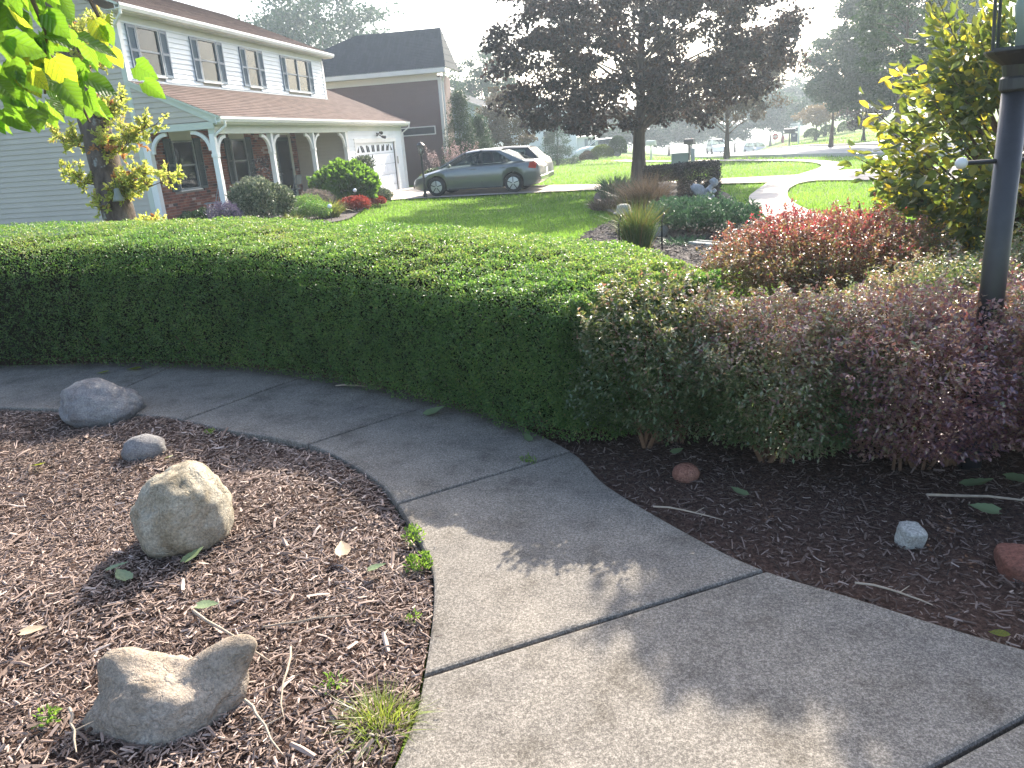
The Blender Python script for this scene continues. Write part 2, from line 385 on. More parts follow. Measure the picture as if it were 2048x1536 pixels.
# lawn blades
M['grass']=leafmat('grass_blades',[(.05,.11,.015),(.09,.18,.025),(.15,.25,.04)],[(.16,.32,.03),(.26,.46,.05),(.36,.56,.08)],.5,.45,.4)
OVER=[DRIVE,SW1+SW2,SWU+SWV,ROADN+ROADF,MBED,HBED,RBED,D2,[(-25,17.3),(-8.2,17.0),(-7.4,18.2),(-8.1,22.4),(-9.4,25.6),(-9.4,45),(-25,45)]]
N=330000
u=RN.random(N); Y=1/(1/6.2+u*(1/78-1/6.2)); X=RN.uniform(-.62,.52,N)*Y
keep=np.ones(N,bool); P2=np.stack([X,Y],1)
for pl in OVER: keep&=~inpoly(P2,pl)
P2=P2[keep]; z=zg(P2[:,0],P2[:,1])-.03; P=np.column_stack([P2,z]); dist=P2[:,1]
rn=np.clip(.48+.30*vnoise(P*[1,1,0],1.1,3)+.25*vnoise(P*[1,1,0],.28,6)+RN.normal(0,.2,len(P)),0,1)
g=blades('grass',P,(.05+.0016*dist)*RN.uniform(.6,1.3,len(P)),.006+.00085*dist,M['grass'],rnd=rn,lean=.35)

# mulch chips
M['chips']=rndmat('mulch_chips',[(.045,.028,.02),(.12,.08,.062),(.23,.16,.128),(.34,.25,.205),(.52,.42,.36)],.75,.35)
def chips(name,n,polys_in,polys_out,box,hf,sz,mat,z0=0,dens=None):
    x0,x1,y0,y1=box; P=np.column_stack([RN.uniform(x0,x1,n),RN.uniform(y0,y1,n)])
    k=inpoly(P,polys_in)
    for q in polys_out: k&=~inpoly(P,q)
    if dens is not None: k&=RN.random(n)<dens(P)
    P=P[k]; n=len(P)
    z=np.array([hf(a,b) for a,b in P])+zg(P[:,0],P[:,1])+z0
    L=RN.gamma(3.2,sz/3.2,n)[:,None]; W_=(RN.uniform(.13,.34,n)*np.minimum(L[:,0],sz*1.2))[:,None]; T=RN.uniform(.12,.3,n)[:,None]*W_*1.3
    a=RN.uniform(0,2*np.pi,n); tl=RN.normal(0,.22,n)
    D=np.stack([np.cos(a)*np.cos(tl),np.sin(a)*np.cos(tl),np.sin(tl)],1); U=np.stack([-np.sin(a),np.cos(a),RN.normal(0,.3,n)],1); U=unit(U)
    Nn=np.cross(D,U); C=np.column_stack([P,z+np.abs(np.sin(tl))*L[:,0]*.4+RN.uniform(0,.012,n)])
    e=RN.uniform(.3,1,(n,1)); r=RN.uniform(-.2,.2,(n,1))
    bend=Nn*L*RN.normal(0,.07,(n,1))
    A=C-D*L/2; B=C+D*L/2
    vs=[A-U*W_/2,A+U*W_/2*e,A+Nn*T,C+bend-U*W_*.5,C+bend+U*W_*.5,C+bend+Nn*T+U*W_*r,B-U*W_/2*e,B+U*W_/2,B+Nn*T]
    V=np.stack(vs,1).reshape(-1,3); b=np.arange(n)[:,None]*9
    F=np.concatenate([b+np.array([q]) for q in ([0,3,5,2],[3,6,8,5],[2,5,4,1],[5,8,7,4])],0)
    o=npmesh(name,V,F,mat,attr=np.repeat(np.clip(RN.beta(1.6,2.2,n)+.12*vnoise(C,2.5,9),0,1),9)); o['kind']='stuff'; return o
chips('mulch_chips',125000,LBED,[],(-4.9,-.6,1.1,4.45),hl,.0215,M['chips'],.004,lambda P:np.clip(3.1/P[:,1]**1.1,0.25,1))
M['chips_shade']=rndmat('mulch_chips_shade',[(.03,.02,.015),(.07,.045,.035),(.12,.085,.07),(.18,.13,.11),(.33,.26,.22)],.8,.3)  # darker copy of the chips, with the right bed's shade put into its colour
chips('mulch_chips',22000,RBED,[WALKPOLY],(-.9,2.4,1.9,4.6),hr,.021,M['chips_shade'],.002)
chips('mulch_shreds',1700,LBED,[],(-4.9,-.6,1.1,4.4),hl,.046,M['chips'],.010)
chips('mulch_shreds',150,RBED,[WALKPOLY],(-.9,2.4,1.9,4.2),hr,.045,M['chips_shade'],.006)
edge=[ (x,y) for x,y in WL ]
band=[(a,b) for a,b in WL]+[(a+.16*1.0,b+.05) for a,b in WL[::-1]]
chips('mulch_chips',5000,WALKPOLY,[],(-4.6,-.5,1.3,4.5),lambda x,y:.022,.015,M['chips'],0,lambda P:np.array([max(0,.30-2.2*max(0,min(math.dist(p,q) for q in WL)))**2*2.2 for p in P]))
chips('mulch_chips',16000,MBED,[],(-1.2,2.2,9,16),lambda x,y:.07,.06,rndmat('grey_chips',[(.03,.022,.02),(.09,.07,.062),(.2,.16,.15)],.8,.3))
# ---------------------------------------------------------------- hedge
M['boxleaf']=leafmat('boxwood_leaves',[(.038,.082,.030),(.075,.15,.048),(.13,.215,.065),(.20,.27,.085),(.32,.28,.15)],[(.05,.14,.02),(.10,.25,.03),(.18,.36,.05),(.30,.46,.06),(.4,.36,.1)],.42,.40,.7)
M['core']=pmat('hedge_shade_core',(.012,.012,.007),1,.4,20,spec=.0)
M['twig']=pmat('twig_bark',(.12,.08,.05),.9,.3,30,bmp=.4)
M['bark']=pmat('bark',(.10,.08,.065),.95,.35,9,bmp=1,bscale=22,stretch=(1,1,.25),spec=.2)
ribs=[((-.16,3.70),(.42,4.05),.72,.80),((-.42,3.72),(.30,4.30),.76,.90),((-.85,3.98),(-.05,4.72),.80,.95),((-1.30,4.28),(-.62,5.12),.82,.98),((-1.85,4.60),(-1.35,5.52),.88,1.02),
((-2.45,4.90),(-2.2,5.92),.93,1.05),((-3.05,5.10),(-3.1,6.2),.97,1.08),((-3.7,5.22),(-4.0,6.35),1.0,1.10),((-4.4,5.30),(-4.9,6.35),1.02,1.12),((-5.4,5.26),(-5.8,6.3),1.03,1.13),((-6.6,5.1),(-6.9,6.2),1.03,1.13),((-8.4,4.7),(-8.6,5.9),1.03,1.13)]
def hedge_surface(t,v):
    # t along ribs, v around the section 0 front bottom .. 1 back bottom
    k=len(ribs)-1; t=np.clip(t,0,k-1e-6); i=t.astype(int); f=(t-i)[:,None]
    A=np.array([r[0] for r in ribs],float); B=np.array([r[1] for r in ribs],float); h=np.array([[r[2],r[3]] for r in ribs])
    a=A[i]*(1-f)+A[i+1]*f; b=B[i]*(1-f)+B[i+1]*f; hh=h[i]*(1-f)+h[i+1]*f
    # section params
    s=np.zeros(len(t)); z=np.zeros(len(t))
    m=v<.40; s[m]=0-.05*np.sin(v[m]/.40*np.pi); z[m]=.04+(hh[m,0]-.09)*v[m]/.40
    m=(v>=.40)&(v<.82); q=(v[m]-.40)/.42
    s[m]=q**1.0; z[m]=hh[m,0]-.05+.05*np.clip(q/.08,0,1)**.6+(hh[m,1]-hh[m,0])*np.sin(np.clip(q*1.25,0,1)*np.pi/2)-.08*np.clip((q-.9)/.1,0,1)**2
    m=v>=.82; q=(v[m]-.82)/.18; s[m]=1; z[m]=(hh[m,1]-.1)*(1-q)+.04
    xy=a+(b-a)*s[:,None]
    return np.column_stack([xy,z])
def hedge_pts(n,tmax=None):
    t=RN.random(n)**1.0*(len(ribs)-1); v=RN.random(n)
    P=hedge_surface(t,v); e=1e-2
    N_=unit(np.cross(hedge_surface(t+e,v)-P,hedge_surface(t,np.minimum(v+e,.999))-P+1e-9))
    # outward
    k=len(ribs)-1; i=np.clip(t.astype(int),0,k-1); mid=np.array([[ (r[0][0]+r[1][0])/2,(r[0][1]+r[1][1])/2,.45] for r in ribs])[i]
    sg=np.sign(np.sum((P-mid)*N_,1)); return t,v,P,N_*sg[:,None]
hedge=empty('hedge',(-2.4,5.4,0),'long curving clipped green boxwood hedge beside the walkway','hedge')
t,v,P,N_=hedge_pts(300000)
P[:,2]+=0
dep=RN.exponential(.022,len(P)); P=P-N_*dep[:,None]+N_*(.028*vnoise(P,2.6,14)+.026*vnoise(P,9,4)+.018*vnoise(P,26,5))[:,None]
keep=(v<.9)&(RN.random(len(P))<np.where(P[:,0]<-4.8,.8,1.0))
keep&=~((P[:,2]<.10)&(RN.random(len(P))<.6))
P=P[keep]; N_=N_[keep]; sh=v[keep]
rn=np.clip(.36+.14*vnoise(P,1.7,17)+.16*vnoise(P,6,7)+RN.normal(0,.17,len(P))+.26*(sh>.40),0,.93); rn[RN.random(len(rn))<.003]=1  # upper leaves shifted lighter: sunlight on the hedge top put into colour
off=Vector(hedge.location); P=P-np.array(off)
D=N_*.9+np.array([0,0,.45])
tp_=sh>.38
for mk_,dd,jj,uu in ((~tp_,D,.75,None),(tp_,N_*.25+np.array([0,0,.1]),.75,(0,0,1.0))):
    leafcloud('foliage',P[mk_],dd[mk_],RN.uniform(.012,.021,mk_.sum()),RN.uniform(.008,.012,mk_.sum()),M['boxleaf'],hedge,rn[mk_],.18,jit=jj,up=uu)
# the right-hand end face
q=RN.random((26000,2)); a0=np.array([-.16,3.70]); b0=np.array([.42,4.05]); 
Pe=np.column_stack([a0[0]+(b0[0]-a0[0])*q[:,0],a0[1]+(b0[1]-a0[1])*q[:,0],.05+q[:,1]*(.66+.16*q[:,0])])
ne=np.array([.38,-.92,0]); Pe+=ne*( .07*np.sin(q[:,0:1]*np.pi)*np.sin(q[:,1:2]*np.pi)-RN.exponential(.03,(len(Pe),1)))
leafcloud('foliage',Pe-np.array(off),np.tile(ne+np.array([0,0,.4]),(len(Pe),1)),RN.uniform(.013,.02,len(Pe)),.011,M['boxleaf'],hedge,np.clip(.36+RN.normal(0,.15,len(Pe)),0,1),.18,jit=.7)
# solid near-black core added to block light; its colour gives the inner shade
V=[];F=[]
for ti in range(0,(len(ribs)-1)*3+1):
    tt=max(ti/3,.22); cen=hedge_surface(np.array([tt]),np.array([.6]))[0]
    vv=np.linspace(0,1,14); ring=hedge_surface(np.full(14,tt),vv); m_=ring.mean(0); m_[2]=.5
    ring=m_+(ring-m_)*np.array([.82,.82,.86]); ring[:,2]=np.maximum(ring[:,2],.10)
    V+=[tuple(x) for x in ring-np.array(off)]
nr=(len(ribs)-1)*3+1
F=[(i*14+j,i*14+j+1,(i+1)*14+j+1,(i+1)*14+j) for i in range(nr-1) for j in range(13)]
c=MB().add(V,F+[tuple(range(13,-1,-1)),tuple((nr-1)*14+j for j in range(14))]).build('shade_core',M['core'],hedge)
mb=MB()
for i in range(140):
    tt=R.uniform(0,8.5); p=hedge_surface(np.array([tt]),np.array([R.choice([.02,.05,.12])]))[0]
    m_=p+np.array([R.uniform(-.05,.05),R.uniform(.08,.2),R.uniform(.1,.25)]); b=np.array([p[0],p[1]+.2,-.02])
    mb.tube([tuple(b-np.array(off)),tuple((b+p)/2-np.array(off)+np.array([0,0,.04])),tuple(p-np.array(off))],[.006,.004,.002],4,False)
mb.build('stem',M['twig'],hedge)['kind']='stuff'
# ---------------------------------------------------------------- generic shrubs
def shrub(name,label,cat,loc,r,h,n,L,Wd,mat,group=None,shoots=0,z0=.08,seed=0,stems=24,rough=.14,lump=6,shell=.22,updir=.55,rnf=None,flat=.0,low=-.35,stemmat=None,hexa=False,jit=.7,kindpart='foliage',upv=None,dz=1):
    e=empty(name,loc,label,cat,group); rg=np.random.default_rng(seed+100)
    d=unit(rg.normal(0,1,(int(n*1.6),3))); d=d[d[:,2]>low][:n]; n=len(d)
    rr=1+rough*vnoise(d*1.0,lump,seed)+.4*rough*vnoise(d,lump*2.6,seed+1)
    dep=1-rg.exponential(shell,n).clip(0,.85)*.8
    hh=(h-z0)/2; c=np.array([0,0,z0+hh*(1-.0)])
    P=d*(rr*dep)[:,None]*np.array([r[0],r[1],hh]); P=P+c
    if flat: P[:,2]=np.minimum(P[:,2],h*(1-flat*.1)+rg.normal(0,.015,n))
    base=vnoise(P,3.5/max(r),seed+5)*.18
    if shoots:
        q=rg.choice(np.where(d[:,2]>.05)[0],shoots); Lg=rg.uniform(.03,.11,shoots)*min(1.3,r[0]*2); sd3=unit(d[q]*.45+np.array([0,0,1])+rg.normal(0,.25,(shoots,3)))
        t_=rg.random((shoots,16)); Q=(c+(d[q]*(rr[q]*.97)[:,None])*np.array([r[0],r[1],hh]))[:,None]+sd3[:,None]*(Lg[:,None]*t_)[:,:,None]+rg.normal(0,.004,(shoots,16,3))
        P=np.concatenate([P,Q.reshape(-1,3)]); d=np.concatenate([d,unit(rg.normal(0,1,(shoots*16,3)))]); n=len(P); base=np.zeros(n)
    rn=np.clip(rg.normal(.45,.2,n)+base,0,1) if rnf is None else rnf(P,d,rg)
    leafcloud(kindpart,P,d*np.array([.8,.8,.8*dz])+np.array([0,0,updir]),rg.uniform(.7,1.2,n)*L,rg.uniform(.8,1.15,n)*Wd,mat,e,rn,.2,hexa=hexa,jit=jit,up=upv)
    if stems:
        mb=MB()
        for i in range(stems):
            a=R.uniform(0,6.28); el=R.uniform(.25,1.4); q=Vector((math.cos(a)*math.cos(el)*r[0]*.9,math.sin(a)*math.cos(el)*r[1]*.9,z0+hh+math.sin(el)*hh*.9))
            b=Vector((R.uniform(-.2,.2)*r[0],R.uniform(-.2,.2)*r[1],-.02)); m1=b.lerp(q,.45)+Vector((R.uniform(-1,1),R.uniform(-1,1),0))*.12*r[0]
            mb.tube([b,m1,q],[.011*max(r)**.5,.007*max(r)**.5,.003],5,False)
        s=mb.build('stem',stemmat or M['twig'],e); s['kind']='stuff'
    return e
barbcols=[(.05,.085,.03),(.09,.13,.05),(.21,.20,.12),(.27,.16,.13),(.20,.10,.11),(.10,.055,.085)]
barbtr=[(.14,.24,.05),(.26,.34,.07),(.42,.38,.12),(.48,.24,.13),(.40,.12,.12),(.16,.08,.12)]
M['barb']=leafmat('barberry_leaves',barbcols,barbtr,.30,.37,.9)
M['barbred']=leafmat('barberry_red_leaves',[(.035,.055,.02),(.08,.075,.04),(.12,.065,.045),(.12,.045,.045),(.24,.03,.04)],[(.16,.22,.05),(.32,.26,.08),(.42,.20,.10),(.42,.10,.09),(.70,.06,.1)],.38,.38,.8)
M['redstem']=pmat('barberry_stem',(.13,.07,.04),.8,.3,30,bmp=.3)
def rf(lo,hi,sp=.16):
    def f(P,d,rg):
        top=np.clip((P[:,2]-.3)/.5,0,1); base=lo+(hi-lo)*top
        return np.clip(base+.22*vnoise(P,5,int(lo*100)+3)+rg.normal(0,sp,len(P)),0,1)
    return f
BG='clipped barberry shrubs beside the walkway'
BS=[((.12,3.84,0),(.52,.44),.84,.12,.40,'low barberry shrub with green flanks and paler tips at the end of the hedge'),
((.68,3.66,0),(.50,.50),.76,.20,.58,'barberry shrub with green lower leaves above the round reddish stone'),
((1.27,3.56,0),(.54,.54),.80,.72,.62,'purple barberry shrub in front of the black lamp post'),
((.90,4.45,0),(.58,.46),.56,.22,.36,'yellow green barberry shrub in front of the round crimson topped barberry'),
((1.66,4.45,0),(.58,.52),.76,.30,.36,'greenish bronze barberry shrub just behind the black lamp post'),
((1.98,3.50,0),(.56,.56),.86,.80,.68,'dark purple barberry shrub at the right edge of the picture'),
((2.36,4.75,0),(.62,.55),.86,.35,.40,'bronze barberry shrub farthest right behind the lamp post')]
for i,(l,r,h,lo,hi,lb) in enumerate(BS):
    e=shrub('barberry_shrub',lb,'shrub',l,r,h,27000 if i!=6 else 15000,.026,.0145,M['barb'],BG,shoots=260,z0=.06,seed=20+i,stems=26,rough=.22,lump=4.2,shell=.20,updir=.10,upv=(0,0,1.8),dz=.25,rnf=rf(lo,hi),stemmat=M['redstem'],jit=.6,low=-.92)
# loose upright shoots and whorls standing above the clipped tops
e=shrub('barberry_shrub','rounded barberry shrub with crimson leaf tips and bare twiggy lower stems behind the others','shrub',(1.40,6.0,-.01),(.88,.78),.90,36000,.028,.016,M['barbred'],BG,shoots=340,z0=.16,seed=41,stems=190,rough=.15,lump=6,shell=.2,updir=.12,upv=(0,0,1.6),dz=.3,
  rnf=lambda P,d,rg: np.clip(.12+.52*np.clip((P[:,2]-.35)/.6,0,1)+.26*vnoise(P,4,8)+rg.normal(0,.19,len(P)),0,1),stemmat=M['redstem'],low=-.7)
# crooked orange-brown trunks under the front barberries
mb=MB()
for x,y,k in ((.02,3.74,4),(.60,3.55,3),(1.42,3.52,3)):
    for j in range(k):
        q=Vector((x+R.gauss(0,.03),y+R.gauss(0,.02),-.03)); pts=[q]; a=R.uniform(-1,1)
        for z in (.09,.17,.26,.38): q=Vector((q.x+a*.05+R.gauss(0,.018),q.y+R.uniform(-.01,.03),z)); pts.append(q)
        mb.tube(pts,[.014,.012,.011,.009,.006],7,False)
M['orstem']=pmat('orange_stem',(.14,.075,.04),.85,.3,30,bmp=.4)
b0=[o for o in COL.objects if o.name=='barberry_shrub'][0]
s=mb.build('stem',M['orstem'],b0); s.location=-Vector(b0.location); s['kind']='stuff'
# ---------------------------------------------------------------- trees
def tree(name,label,cat,loc,h,trunk_r,crown,n,L,mat,seed=0,group=None,clumps=60,clr=.9,lean=(0,0),fork=.35,barkm=None,trunkpath=None,limbs=None,Wr=.8,rnf=None,inner=.5,conic=False,extra=(),sub=3,droop=0,hexa=False,kind='stuff'):
    """crown=(cx,cy,cz,rx,ry,rz) relative to loc"""
    e=empty(name,loc,label,cat,group); rg=np.random.default_rng(seed+500)
    cx,cy,cz,rx,ry,rz=crown
    C=[]
    while len(C)<clumps:
        d=rg.normal(0,1,3); d/=np.linalg.norm(d); q=rg.uniform(inner**3,1)**(1/3)
        p=np.array([d[0]*q,d[1]*q,d[2]*q])
        if conic:
            zt=rg.uniform(0,1)**1.3; rr_=(1-zt)*rg.uniform(.35,1)+.03; a=rg.uniform(0,6.28)
            C.append([cx+math.cos(a)*rr_*rx,cy+math.sin(a)*rr_*ry,cz-rz+zt*2*rz]); continue
        if p[2]<-.75: continue
        C.append([cx+p[0]*rx,cy+p[1]*ry,cz+p[2]*rz])
    for (ex,ey,ez,ax,ay,az,k) in extra:
        for _ in range(k):
            d=rg.normal(0,1,3); d/=np.linalg.norm(d); q=rg.random()**(1/3); C.append([ex+d[0]*q*ax,ey+d[1]*q*ay,ez+d[2]*q*az])
    C=np.array(C); clumps=len(C)
    idx=rg.integers(0,clumps,n); cr=clr*rg.uniform(.6,1.3,clumps)
    off=rg.normal(0,1,(n,3)); off=unit(off)*(rg.random((n,1))**(.45)); off[:,2]*=.55
    P=C[idx]+off*cr[idx][:,None]; 
    if droop: P[:,2]-=droop*np.hypot(off[:,0],off[:,1])*cr[idx]
    if rnf is None: rn=np.clip(.45+.25*(rg.random(clumps)[idx]-.5)+.18*off[:,2]+rg.normal(0,.15,n),0,1)
    else: rn=rnf(P,rg)
    leafcloud('crown',P,np.tile([0,0,-.15],(n,1))+off*.5,rg.uniform(.7,1.25,n)*L,rg.uniform(.8,1.2,n)*L*Wr,mat,e,rn,.2,hexa=hexa,jit=.8,kind=kind)
    top=Vector((cx+lean[0],cy+lean[1],cz+rz*.55)); mb=MB()
    if trunkpath: path=[Vector(p) for p in trunkpath]
    else: path=[Vector((0,0,-.15)),Vector((0,0,.12)),Vector((cx*.2,cy*.2,h*fork*.6)),Vector((cx*.5+R.uniform(-.05,.05),cy*.5,h*fork)),Vector((cx*.8+R.uniform(-.1,.1),cy,h*(fork+.25))),top]
    nP=len(path); rs=[trunk_r*1.35,trunk_r*1.05]+[trunk_r*(1-.85*(i/(nP-1))**1.1) for i in range(2,nP)]
    mb.tube(path,rs,10); mb.build('trunk',barkm or M['bark'],e,smooth=True)
    if limbs!=0:
        mb=MB(); sel=rg.permutation(clumps)[:min(clumps,limbs or 40)]
        for j in sel:
            c=Vector(C[j]); 
            zz=max(h*fork*.75,min(c.z-abs(c.x-cx)*.35-.15*rz,top.z)); 
            k=0
            for i in range(len(path)-1):
                if path[i].z<=zz<=path[i+1].z: f=(zz-path[i].z)/max(1e-6,path[i+1].z-path[i].z); st=path[i].lerp(path[i+1],f); break
            else: st=path[-2]
            r0=trunk_r*.24*(1-.5*st.z/top.z)
            m1=st.lerp(c,.35)+Vector((0,0,.10*(c-st).length)); m2=st.lerp(c,.72)+Vector((R.uniform(-.1,.1),R.uniform(-.1,.1),.06*(c-st).length))
            mb.tube([st,m1,m2,c],[r0,r0*.65,r0*.35,r0*.12],5,False)
        mb.build('limbs',barkm or M['bark'],e,smooth=True)['kind']='stuff'
    return e
def fm(name,cols,t=.35,rough=.45,tr=None): return leafmat(name,cols,tr,t,rough,.4)
M['mapleL']=fm('purple_maple_leaves',[(.016,.020,.022),(.028,.027,.026),(.05,.034,.032),(.08,.045,.03),(.10,.07,.035)],.34,.38)
M['greenA']=fm('green_leaves',[(.015,.035,.012),(.03,.065,.018),(.055,.10,.025)],.3)
M['greenB']=fm('blue_green_leaves',[(.02,.048,.022),(.038,.08,.03),(.065,.115,.042)],.3)
M['yellowgreen']=fm('yellow_green_leaves',[(.06,.09,.015),(.11,.15,.02),(.16,.19,.03)],.45)
M['brownleaf']=fm('bronze_leaves',[(.05,.045,.02),(.09,.07,.03),(.14,.09,.04)],.35)
M['orangeleaf']=fm('orange_leaves',[(.10,.07,.02),(.17,.11,.03),(.20,.15,.05)],.4)
tree('maple_tree','large dark purple leaved maple standing in the mulch bed on the lawn','tree',(.02,25.5,gz(0,25.5)),8,.27,(0,0,4.35,4.8,4.4,3.3),50000,.125,M['mapleL'],3,clumps=330,clr=.52,limbs=55,inner=.25,fork=.28,Wr=.9,
  trunkpath=[(0,0,-.2),(0,0,.15),(.01,0,.9),(.03,0,1.7),(.10,0,2.6),(.12,.0,4.2),(.2,0,6),(.1,0,7.5)])
tree('maple_tree','smaller street maple with bronze and green leaves near the utility box','tree',(5.04,46.5,gz(5,46.5)),6.5,.20,(0,0,3.9,3.1,3,2.4),12000,.15,M['brownleaf'],5,clumps=90,clr=.6,limbs=40,inner=.3,fork=.25)
BT='trees beyond the lawn'
TL=[('tall hazy tree rising behind the white sided house','tree',(-29.7,75),(7.2,8.5,16.8),9000,.34,'greenB',120,1.5),
('airy grey green treetop left of the brown house roof','tree',(-35.2,80),(4,9,15.5),5000,.34,'greenB',60,1.3),
('round hazy tree showing between the brown house and the purple maple','tree',(-13.6,70),(3.2,2.2,9.2),6000,.26,'greenB',60,.9),
('small bronze green ornamental tree behind the parked cars','tree',(-8.0,48),(2.0,.3,4.8),16000,.12,'brownleaf',90,.5),
('tall hazy dark green tree on the right behind the yellow leaved shrub','tree',(14.6,48),(3.6,.8,10.5),60000,.17,'greenA',230,.8),
('loose green tree left of the tallest right hand tree','tree',(12.2,53),(2.0,1.2,6.9),16000,.17,'greenB',90,.6),
('small dark purple tree at the edge of the far lawn on the right','tree',(16.0,60),(1.6,.4,3.0),4500,.15,'mapleL',50,.45),
('low spreading orange brown tree beside the row of round bushes','tree',(15.9,75),(1.9,.7,2.5),4000,.15,'orangeleaf',50,.45),
('green tree behind the orange brown tree','tree',(19.6,88),(3.4,.3,4.6),6000,.26,'greenA',50,.9),
('greyish far tree behind the stop sign','tree',(16.6,104),(3.0,-.3,5.2),9000,.32,'greenB',50,.9),
('dark far tree left of the stop sign','tree',(13.2,112),(3.6,-1.2,4.6),9000,.32,'greenB',50,1.0),
('tall far tree behind the white parked vehicle','tree',(8.2,125),(5.0,-1.4,5.8),11000,.34,'greenB',60,1.3),
('far tree between the two maple trunks','tree',(4.3,112),(4.4,-1.4,4.6),11000,.33,'greenA',60,1.2),
('far tree just right of the large maple trunk','tree',(0.2,105),(4.4,-.9,4.2),11000,.33,'greenB',60,1.2),
('far tree just left of the large maple trunk','tree',(-4.8,100),(4.2,-.8,4.0),11000,.33,'greenA',60,1.2),
('far tree behind the white house','tree',(-11,104),(4.6,-.8,5.2),11000,.33,'greenB',60,1.2),
('pale far tree right of the stop sign','tree',(20.5,118),(4.0,-.2,7.2),11000,.33,'greenB',60,1.1)]
for i,(lb,cat,(x,y),(rx,zb,zt),n,L,mt,cl,clr) in enumerate(TL):
    g0=gz(x,y); cz=(zb+zt)/2-g0; rz=(zt-zb)/2
    tree('tree',lb,cat,(x,y,g0),zt-g0,.12+.02*rx,(0,0,cz,rx,rx,rz),n,L,M[mt],30+i,BT,clumps=cl,clr=clr,limbs=18,inner=.35,fork=.2)
tree('spruce_tree','conical blue green spruce on the far lawn behind the dark car','tree',(-5.6,55,gz(-5,55)),3.4,.09,(0,0,1.7,1.7,1.7,1.7),16000,.10,M['greenB'],61,None,clumps=200,clr=.38,conic=True,limbs=40,fork=.2,Wr=.35,droop=.3)
tree('arborvitae','tall feathery conifer beside the brown sided house','conifer',(-8.1,36,gz(-8,36)),4.1,.10,(0,0,1.95,1.35,1.2,2.1),30000,.085,M['greenA'],62,None,clumps=260,clr=.42,conic=True,limbs=30,fork=.2,Wr=.35,droop=.5)
tree('arborvitae','shorter broad conifer beside the tall feathery conifer','conifer',(-7.55,37.6,gz(-8,38)),2.9,.08,(0,0,1.5,1.0,1.0,1.5),20000,.085,M['greenB'],63,None,clumps=180,clr=.42,conic=True,limbs=20,fork=.2,Wr=.35,droop=.4)
shrub('cone_shrub','clipped dark cone shaped evergreen on the far lawn','shrub',(-1.3,52,gz(-1,52)),(.62,.62),1.7,5000,.07,.05,M['greenA'],None,z0=.02,seed=70,stems=0,rough=.05)
shrub('grass_mound','yellow topped mound of ornamental grass beside the dark cone shrub','shrub',(-2.3,51.5,gz(-2,52)),(.75,.6),1.15,5000,.12,.03,M['yellowgreen'],None,z0=.02,seed=71,stems=0,rough=.08)
shrub('bronze_shrub','small brownish shrub left of the yellow topped grass mound','shrub',(-3.2,51.5,gz(-3,52)),(.6,.5),.8,3000,.08,.04,M['brownleaf'],None,z0=.02,seed=72,stems=0)
for i,(px,lab) in enumerate(((14.6,'leftmost and smallest'),(15.9,'second from left'),(17.35,'third from left'),(18.9,'rightmost and largest'))):
    shrub('round_bush','round green bush on the far lawn, %s in the row'%lab,'bush',(px,70.5,gz(px,70.5)-.02+.1*i*0),(.62+.04*i,.62),1.15+.1*i,2500,.08,.05,M['greenA'],'row of clipped round bushes',z0=.02,seed=75+i,stems=0,rough=.03)
tree('young_tree','tree with dark trunk in the grass strip, mostly hidden by the yellow leaved shrub','tree',(9.1,30,gz(9,30)),6,.17,(0,0,4.6,1.7,1.7,1.8),5000,.13,M['greenA'],81,None,clumps=50,clr=.5,limbs=20,fork=.4)
# ---------------------------------------------------------------- white sided house
def shingmat(name,cols):
    m,nt,p=newmat(name)
    tc=nt.nodes.new('ShaderNodeTexCoord'); mp=nt.nodes.new('ShaderNodeMapping'); mp.inputs['Rotation'].default_value=(0,0,rad(90)); nt.links.new(tc.outputs['Object'],mp.inputs[0])
    b=nt.nodes.new('ShaderNodeTexBrick'); nt.links.new(mp.outputs[0],b.inputs[0]); b.inputs['Scale'].default_value=1; b.inputs['Brick Width'].default_value=.3; b.inputs['Row Height'].default_value=.137; b.inputs['Mortar Size'].default_value=.006
    b.inputs['Color1'].default_value=(.25,.25,.25,1); b.inputs['Color2'].default_value=(.75,.75,.75,1); b.inputs['Mortar'].default_value=(.1,.1,.1,1)
    g=noisetex(nt,25,4,.7); mx=mixc(nt,.5,b.outputs[0],g)
    nt.links.new(ramp(nt,contrast(nt,mx,.2,.75),cols),p.inputs['Base Color']); p.inputs['Roughness'].default_value=.95; p.inputs['Specular IOR Level'].default_value=.2
    bump(nt,p,g,.5,.01); return m
M['shing']=shingmat('brown_shingles',[(.05,.035,.03),(.105,.07,.06),(.15,.105,.09)])
M['shing2']=shingmat('dark_shingles',[(.025,.03,.034),(.04,.046,.052),(.055,.06,.068)])
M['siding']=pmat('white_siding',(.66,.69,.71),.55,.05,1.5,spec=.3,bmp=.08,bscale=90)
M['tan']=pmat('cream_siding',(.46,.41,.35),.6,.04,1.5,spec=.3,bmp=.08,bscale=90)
M['trim']=pmat('white_trim',(.76,.745,.72),.5,.05,3,spec=.3)
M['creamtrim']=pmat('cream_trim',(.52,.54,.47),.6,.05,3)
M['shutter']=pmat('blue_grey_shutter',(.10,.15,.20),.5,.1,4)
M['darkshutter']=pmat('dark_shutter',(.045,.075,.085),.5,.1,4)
M['frame']=pmat('window_frame',(.22,.25,.27),.5,.05,4)
M['curtain']=pmat('curtain',(.24,.24,.255),.9,.45,3,stretch=(1,7,.5))
M['dark']=pmat('dark_room',(.03,.035,.04),.9,.3,2)
M['glass']=glassmat('window_glass',(.75,.8,.82),.45,.03)
M['black']=pmat('black_metal',(.02,.02,.022),.4,.2,10)
M['browns']=pmat('brown_siding',(.145,.095,.088),.7,.06,1.2,spec=.2,bmp=.08,bscale=90)
M['cream2']=pmat('cream_fascia',(.60,.57,.52),.6,.04,2)
